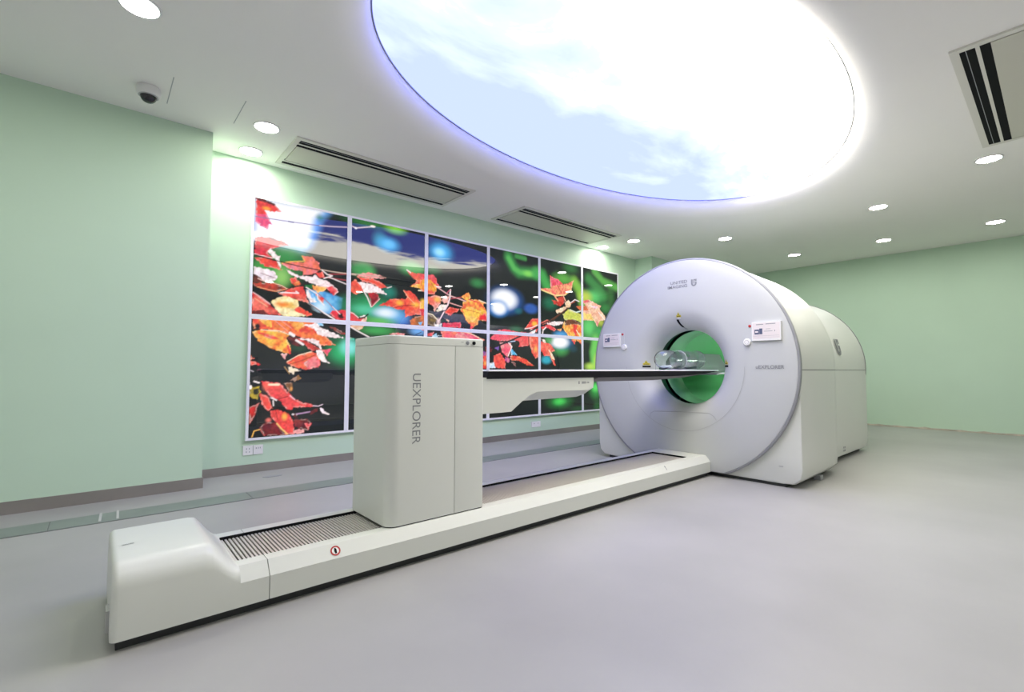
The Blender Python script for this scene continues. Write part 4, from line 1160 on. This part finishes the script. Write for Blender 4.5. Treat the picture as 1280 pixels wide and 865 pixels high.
# laser warning labels around the funnel
def warning(y, z, bar):
    x = funnel_x(y, z)
    def patch(name, quad, m, lift=0.003):
        (a0, b0), (a1, b1), (a2, b2), (a3, b3) = quad           # two lower corners, two upper corners
        bm = bmesh.new()
        n = 6
        rows = []
        for j in range(n + 1):
            v = j / n
            row = []
            for i in range(n + 1):
                u_ = i / n
                a = (a0 * (1 - u_) + a1 * u_) * (1 - v) + (a3 * (1 - u_) + a2 * u_) * v
                b = (b0 * (1 - u_) + b1 * u_) * (1 - v) + (b3 * (1 - u_) + b2 * u_) * v
                row.append(bm.verts.new((funnel_x(y - a, z + b) - lift, y - a, z + b)))
            rows.append(row)
        for j in range(n):
            for i in range(n):
                bm.faces.new((rows[j][i], rows[j][i + 1], rows[j + 1][i + 1], rows[j + 1][i]))
        finish(name, bm, m, gantry)
    patch('warning_label', [(-0.024, -0.016), (0.024, -0.016), (0.002, 0.032), (-0.002, 0.032)], 'yellow')
    patch('warning_label', [(-0.026, -0.016), (0.026, -0.016), (0.026, 0.004), (-0.026, 0.004)], 'yellow', 0.0035)
    patch('warning_mark', [(-0.018, -0.009), (0.018, -0.009), (0.018, -0.004), (-0.018, -0.004)], 'black', 0.0055)
    patch('warning_mark', [(-0.003, 0.006), (0.003, 0.006), (0.002, 0.020), (-0.002, 0.020)], 'black', 0.0055)
    if bar: patch('laser_window', [(-0.030, -0.042), (0.030, -0.042), (0.030, -0.024), (-0.030, -0.024)], 'black', 0.004)
    else: patch('warning_label', [(-0.018, -0.032), (0.018, -0.032), (0.018, -0.018), (-0.018, -0.018)], 'lip_white', 0.004)
warning(2.527, 1.545, False)
warning(2.945, 1.066, True)
warning(2.075, 1.066, True)
bm = bmesh.new()
sl = [(2.548, 1.508), (2.546, 1.485), (2.540, 1.465), (2.532, 1.446), (2.524, 1.432)]
vv = [[bm.verts.new((funnel_x(y + d, z) - 0.004, y + d, z)) for d in (0.012, -0.012)] for y, z in sl]
for a, b in zip(vv[:-1], vv[1:]): bm.faces.new((a[0], a[1], b[1], b[0]))
finish('laser_window', bm, 'black', gantry, 60)
bm = bmesh.new()
sl = [(2.524, 1.4315), (2.517, 1.424), (2.512, 1.418), (2.508, 1.4135)]
vv = [[bm.verts.new((funnel_x(y + d, z) - 0.004, y + d, z)) for d in (0.012, -0.012)] for y, z in sl]
for a, b in zip(vv[:-1], vv[1:]): bm.faces.new((a[0], a[1], b[1], b[0]))
finish('laser_channel', bm, 'rim_grey', gantry, 60)
# small fittings low on the flank
box('foot_fitting', 4.98, 5.05, GY - 1.035, GY - 0.98, 0.0, 0.040, 'rim_grey', gantry, 0.006)
flat_shape('mark', [disc_pts(0.012, 12, 0.0, 0.02), disc_pts(0.012, 12, 0.04, 0.02), disc_pts(0.012, 12, 0.0, 0.055), disc_pts(0.012, 12, 0.04, 0.055)], (6.25, GY - 0.893, 0.09), (1, 0, 0), (0, 0, 1), 'text_grey', gantry, 0.001)

# ------------------------------------------------------------------ table rail on the floor
RY = 2.505
rail = empty('table_rail', (2.2, RY, 0.0), 'long low white floor rail with a ribbed metal track leading to the scanner', 'rail')
Z_T = 0.19
def section(x, hw_flat, hw_side, z_top, z_ch, n_top=8):
    """open-bottom outline from near foot over the top to the far foot"""
    L = []
    side = []
    side.append((hw_side, 0.04)); side.append((hw_side, 0.08))
    K = 7
    return side, K
def hump_section(x, zt, fr, flat):
    """solid section: flat = half-width of the flat top, fr = vertical drop of the rounded shoulder"""
    hw = 0.295
    pts = [(hw, 0.04), (hw, 0.06), (hw, 0.09)]
    K = 8
    for k in range(K + 1):
        a = k / K * math.pi / 2
        pts.append((flat + (hw - flat) * math.cos(a), zt - fr + fr * math.sin(a)))
    pts += [(flat * 0.5, zt), (0, zt)]
    full = [(x, RY - p[0], p[1]) for p in pts] + [(x, RY + p[0], p[1]) for p in pts[-2::-1]]
    return full
bm = bmesh.new()
st = []
def smooth(t): return t * t * (3 - 2 * t)
for k in range(7):                             # rounded end edge
    a = k / 6 * math.pi / 2
    x, d = 0.062 + 0.022 * (1 - math.cos(a)), 0.022 * (1 - math.sin(a))
    st.append([(x, RY + (q[1] - RY) * (1 - d / 0.295), 0.04 + (q[2] - 0.04) * (1 - d / 0.263)) for q in hump_section(x, 0.303, 0.085, 0.205)])
for x in (0.12, 0.2, 0.28, 0.345): st.append(hump_section(x, 0.303, 0.085, 0.205))
for k in range(1, 15):
    t = k / 14
    e = 0.45 * smooth(t) + 0.55 * t
    st.append(hump_section(0.362 + 0.098 * t, 0.303 - 0.112 * e, 0.085 - 0.030 * e, 0.205 + 0.045 * e))
st.append(hump_section(0.466, 0.1905, 0.055, 0.250))
loft(bm, st, True, (True, True))
finish('end_hump', bm, 'shell', rail, 40)
# U-shaped cover between the hump and the gantry
u = [(0.295, 0.04), (0.295, 0.135), (0.250, Z_T), (0.184, Z_T), (0.180, Z_T - 0.004), (0.180, Z_T - 0.05)]
prof_u = [(RY - a, z) for a, z in u] + [(RY + a, z) for a, z in u[::-1]] 
def u_part(name, xa, xb):
    for s in (-1, 1):
        bm = bmesh.new()
        pts = [(RY + s * a, z) for a, z in u] + [(RY + s * 0.285, Z_T - 0.05), (RY + s * 0.285, 0.04)]
        add_prism(bm, pts, 'x', xa, xb)
        finish(name, bm, 'shell', rail)
u_part('side_cover', 0.466, 0.5735)
u_part('side_cover', 0.5765, 4.165)
pts = [(RY - 0.295, 0.04), (RY - 0.295, 0.135), (RY - 0.250, Z_T), (RY + 0.250, Z_T), (RY + 0.295, 0.135), (RY + 0.295, 0.04)]
prism('end_block', pts, 'x', 4.165, 4.392, 'shell', rail, None)
box('track_bed', 0.466, 4.165, RY - 0.18, RY + 0.18, 0.10, Z_T - 0.022, 'black', rail)
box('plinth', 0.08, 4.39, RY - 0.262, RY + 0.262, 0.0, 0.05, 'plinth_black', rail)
# ribbed slats of the sliding cover: single slats in front of the column, the fine rest behind it as one part
pitch, sw = 0.0163, 0.0105
bm = bmesh.new()
add_box(bm, -sw / 2, sw / 2, -0.176, 0.176, -0.006, 0.0)
for v in bm.verts:
    if v.co.z > -0.001 and abs(v.co.x) > 0: v.co.x *= 0.86
me = bpy.data.meshes.new('slat'); bmesh.ops.recalc_face_normals(bm, faces=bm.faces); bm.to_mesh(me); bm.free()
me.materials.append(MATS['slat_metal'])
x = 0.478
slat_z = Z_T - 0.012
while x < 1.145:
    o = bpy.data.objects.new('slat', me); C.objects.link(o)
    o.parent = rail; o.location = (x - rail.location.x, 0, slat_z)
    x += pitch
bm = bmesh.new()
while x < 4.16:
    add_box(bm, x - sw / 2, x + sw / 2, RY - 0.176, RY + 0.176, slat_z - 0.006, slat_z)
    x += pitch
o = finish('slat_belt', bm, 'slat_metal', rail)
o['kind'] = 'stuff'
# black strips drawn as the shadow line along the track's far and end edges
box('track_shadow_line', 0.47, 4.165, RY + 0.1765, RY + 0.1800, Z_T - 0.03, Z_T + 0.001, 'black', rail)
box('track_shadow_line', 4.158, 4.165, RY - 0.1765, RY + 0.1765, Z_T - 0.03, Z_T + 0.001, 'black', rail)
# no-stepping mark, arrow and print
def chamfer_pt(x, k):        # k 0..1 up the chamfer
    return Vector((x, RY - 0.295 + 0.045 * k, 0.135 + 0.055 * k))
cd = Vector((0, 0.045, 0.055)).normalized()
def ring_polys(r0, r1, n=28):
    return [[(r0 * math.cos(a), r0 * math.sin(a)), (r1 * math.cos(a), r1 * math.sin(a)), (r1 * math.cos(b), r1 * math.sin(b)), (r0 * math.cos(b), r0 * math.sin(b))] for a, b in [(2 * math.pi * i / n, 2 * math.pi * (i + 1) / n) for i in range(n)]]
oc = chamfer_pt(0.858, 0.50)
flat_shape('warning_sticker', [disc_pts(0.023, 28)], oc, (1, 0, 0), cd, 'plastic_white', rail, 0.0008)
flat_shape('warning_sticker', ring_polys(0.016, 0.023), oc, (1, 0, 0), cd, 'red_mark', rail, 0.0014)
flat_shape('warning_sticker', [[(-0.003, -0.014), (0.005, -0.012), (0.006, 0.004), (0.002, 0.014), (-0.004, 0.012), (-0.006, -0.002)]], oc, (1, 0, 0), cd, 'black', rail, 0.0020)
flat_shape('arrow_mark', [[(0.0, -0.02), (0.008, -0.02), (0.006, 0.008), (0.012, 0.008), (0.002, 0.022), (-0.008, 0.008), (-0.002, 0.008)]], chamfer_pt(3.66, 0.6), (1, 0, 0), cd, 'text_grey', rail, 0.001)
text_mesh('print', 'UEXPLORER', (0.096, 2.452, 0.3032), (1, 0.1, 0), (-0.1, 1, 0), 0.040, 0.016, 'text_grey', rail, 0.0008, 0.02)
box('cable_socket', 0.052, 0.064, RY - 0.20, RY - 0.13, 0.04, 0.12, 'shell_grey', rail, 0.006)

# ------------------------------------------------------------------ patient table: column, arm, table top
bed = empty('patient_table', (1.435, RY, Z_T), 'white patient table column lettered sideways, its dark table top reaching into the scanner', 'table')
def rrect(x0, x1, y0, y1, r):
    """r = radii at (x0,y0),(x1,y0),(x1,y1),(x0,y1)"""
    P = []
    for (cx, cy, a0), rr in zip(((x0, y0, 180), (x1, y0, 270), (x1, y1, 0), (x0, y1, 90)), r):
        ccx = cx + rr if a0 in (180, 90) else cx - rr
        ccy = cy + rr if a0 in (180, 270) else cy - rr
        n = 8
        for k in range(n + 1):
            a = math.radians(a0 + 90 * k / n)
            P.append((ccx + rr * math.cos(a), ccy + rr * math.sin(a)))
    return P
CX0, CX1, CY0, CY1 = 1.131, 1.738, 2.262, 2.748
TOPZ = 1.178
prism('column_shadow_gap', rrect(CX0 + 0.004, CX1 - 0.004, CY0 + 0.004, CY1 - 0.004, (0.058, 0.01, 0.01, 0.058)), 'z', Z_T + 0.001, Z_T + 0.008, 'black', bed, 25)  # black slab put in for the shadow gap below the column
prism('column_cover', rrect(CX0, 1.5335, CY0, CY1, (0.062, 0.002, 0.002, 0.062)), 'z', Z_T + 0.006, 1.1315, 'shell', bed, 25)
prism('column_cover', rrect(1.5365, CX1, CY0, CY1, (0.002, 0.012, 0.012, 0.002)), 'z', Z_T + 0.006, 1.1315, 'shell', bed, 25)
prism('column_core', rrect(CX0 + 0.02, CX1 - 0.02, CY0 + 0.006, CY1 - 0.006, (0.05, 0.01, 0.01, 0.05)), 'z', Z_T + 0.01, 1.133, 'seam_dark', bed, 25)
bm = bmesh.new()
ra = [(1.1335, 0.0), (1.172, 0.0), (1.176, 0.002), (TOPZ, 0.007)]
rings = []
for z, d in ra:
    rings.append([(x, y, z) for x, y in rrect(CX0 + d, CX1 - d, CY0 + d, CY1 - d, (0.066 - d, 0.014, 0.014, 0.066 - d))])
loft(bm, rings)
finish('column_lid', bm, 'shell', bed, 25)
def knob(name, x, z, r, m, dep):
    bm = bmesh.new()
    rings = [[(x + q * math.cos(2 * math.pi * i / 20), y, z + q * math.sin(2 * math.pi * i / 20)) for i in range(20)] for y, q in ((CY0 + 0.001, r), (CY0 - dep, r), (CY0 - dep - 0.001, r * 0.8))]
    loft(bm, rings, True, (False, True))
    return finish(name, bm, m, bed, 40)
knob('button', 1.619, 1.153, 0.0105, 'text_light', 0.004)
knob('key_switch', 1.664, 1.153, 0.0105, 'black', 0.006)
box('print', 1.575, 1.592, CY0 - 0.0006, CY0 + 0.001, 1.1545, 1.157, 'text_grey', bed)
text_mesh('lettering', 'UEXPLORER', (1.265, CY0, 0.977), (0, 0, -1), (1, 0, 0), 0.372, 0.049, 'text_grey', bed, 0.0008)
# arm carrying the table top
near = [(1.730, 0.950), (2.800, 0.948), (2.803, 0.905), (2.795, 0.866), (2.745, 0.849), (2.60, 0.851), (2.40, 0.852), (2.215, 0.852), (2.145, 0.829), (2.08, 0.793), (1.989, 0.733), (1.90, 0.731), (1.730, 0.731)]
keel = [(1.730, 0.950), (2.840, 0.948), (2.860, 0.900), (2.862, 0.866), (2.790, 0.815), (2.70, 0.797), (2.40, 0.793), (2.24, 0.791), (2.165, 0.790), (2.09, 0.775), (1.998, 0.733), (1.90, 0.731), (1.730, 0.731)]
bm = bmesh.new()
def yr(poly, y): return [(p[0], y, p[1]) for p in poly]
loft(bm, [yr(near, 2.300), yr(keel, 2.385), yr(keel, 2.625), yr(near, 2.710)])
finish('arm', bm, 'shell', bed)
for x0, w, h in ((2.632, 0.010, 0.020), (2.668, 0.012, 0.016), (2.684, 0.012, 0.016), (2.700, 0.010, 0.016), (2.722, 0.010, 0.012), (2.738, 0.010, 0.012)):
    box('print', x0, x0 + w, 2.2992, 2.301, 0.905 - h / 2, 0.905 + h / 2, 'text_grey' if x0 < 2.71 else 'text_light', bed)
# table top: white lip over a black carbon tray with a grey belly
TX0, TX1 = 1.79, 4.74
lip = [(-0.224, 0.988), (-0.224, 0.995), (-0.216, 0.998), (-0.12, 0.992), (0, 0.985), (0.12, 0.992), (0.216, 0.998), (0.224, 0.995), (0.224, 0.988), (0.10, 0.978), (-0.10, 0.978)]
bm = bmesh.new()
add_prism(bm, [(RY + a, z) for a, z in lip], 'x', TX0 + 0.004, TX1)
finish('mattress_lip', bm, 'lip_white', bed, 30)
TAPER = [(TX0, 1.0), (3.9, 1.0), (4.2, 0.84), (4.5, 0.55), (4.66, 0.30), (TX1, 0.12)]
def tapered(outline, stations):
    bm = bmesh.new()
    loft(bm, [[(x, RY + a, 0.988 - (0.988 - z) * k) for a, z in outline] for x, k in stations])
    return bm
tr = [(-0.222, 0.988), (-0.218, 0.957), (-0.205, 0.941), (-0.10, 0.930), (0.10, 0.930), (0.205, 0.941), (0.218, 0.957), (0.222, 0.988)]
finish('table_top', tapered(tr, TAPER), 'carbon', bed, 30)
bl = [(-0.200, 0.942), (-0.13, 0.914), (0, 0.902), (0.13, 0.914), (0.200, 0.942)]
finish('table_belly', tapered(bl, [(2.87, 1.0)] + TAPER[1:-1]), 'belly_grey', bed, 40)
# grey curved head cradle carried on beyond the tip, inside the bore
bm = bmesh.new()
rings = []
for x, hgt in ((4.70, 0.02), (4.76, 0.09), (4.86, 0.19), (4.96, 0.225), (5.5, 0.228), (5.85, 0.225)):
    o_ = []; i_ = []
    for k in range(17):
        t = -1 + 2 * k / 16
        y = RY + 0.035 + 0.262 * t
        low = 0.05 if t < 0 else 1.0
        z = 0.962 + hgt * low * abs(t) ** 1.7
        xs = x - (0.16 * (1 - max(0, t)) if x > 5.6 else 0)
        o_.append((xs, y, z)); i_.append((xs, y + 0.012 * max(0, t), z - 0.014))
    rings.append(o_ + i_[::-1])
loft(bm, rings)
finish('head_cradle', bm, 'cradle_grey', bed, 40)

# ------------------------------------------------------------------ clear acrylic phantoms on the table top
def phantom(x0, x1, r, label, dome):
    t = empty('acrylic_phantom', ((x0 + x1) / 2, 2.49, 0.998), label, 'phantom', 'clear phantoms on the table top')
    cz = 1.0005 + r
    bm = bmesh.new()
    prof = []
    if dome:
        prof = [(x0 + 0.10 * (1 - math.sin(a)), max(0.002, (r - 0.006) * math.cos(a) ** 0.6 if a < 1.57 else 0.002)) for a in [math.pi / 2 * (1 - k / 9) for k in range(10)]]
    else:
        prof = [(x0, 0.002), (x0, r - 0.010), (x0 + 0.004, r - 0.006)]
    prof += [(x1 - 0.02, r - 0.006), (x1 - 0.014, r - 0.010), (x1 - 0.014, 0.002)]
    inner = [(x + (0.004 if k == 0 else (-0.004 if x > x1 - 0.016 else 0.0)), max(0.002, r_ - 0.004)) for k, (x, r_) in enumerate(prof)]
    inner = [(max(x, x0 + 0.004), r_) for x, r_ in inner]
    lathe_x(bm, prof + inner[::-1] + [prof[0]], 2.49, cz, 40)
    bmesh.ops.remove_doubles(bm, verts=bm.verts, dist=1e-6)
    finish('vessel', bm, 'acrylic', t, 40)
    bm = bmesh.new()
    lathe_x(bm, [(x1 - 0.013, 0.002), (x1 - 0.013, r), (x1 - 0.001, r), (x1 - 0.001, 0.002)], 2.49, cz, 40)
    finish('flange', bm, 'acrylic_edge', t, 40)
    if not dome:
        bm = bmesh.new()
        lathe_x(bm, [(x0 + 0.08, r - 0.03), (x0 + 0.08, r - 0.022), (x0 + 0.20, r - 0.022), (x0 + 0.20, r - 0.03), (x0 + 0.08, r - 0.03)], 2.49, cz, 32)
        finish('inner_insert', bm, 'acrylic_edge', t, 40)
    else:
        bm = bmesh.new()
        for dy in (-0.014, 0.014):
            lathe_x(bm, [(x1 - 0.021, 0.006), (x1 - 0.030, 0.006), (x1 - 0.032, 0.0005)], 2.49 + dy, cz, 12)
        finish('filler_plug', bm, 'plastic_white', t, 40)
phantom(3.99, 4.34, 0.096, 'clear domed acrylic phantom on the table top, nearer the white column', True)
phantom(4.345, 4.69, 0.099, 'clear cylindrical acrylic phantom on the table top, reaching into the bore', False)
bm = bmesh.new()
lathe_z(bm, [(0.9965, 0.006), (0.999, 0.006), (1.0, 0.0025), (1.10, 0.0025)], 3.917, 2.48, 10)
o = finish('thin_rod', bm, 'rim_grey', None, 40)
tag(o, 'thin upright rod on the table top before the clear phantoms', 'rod')
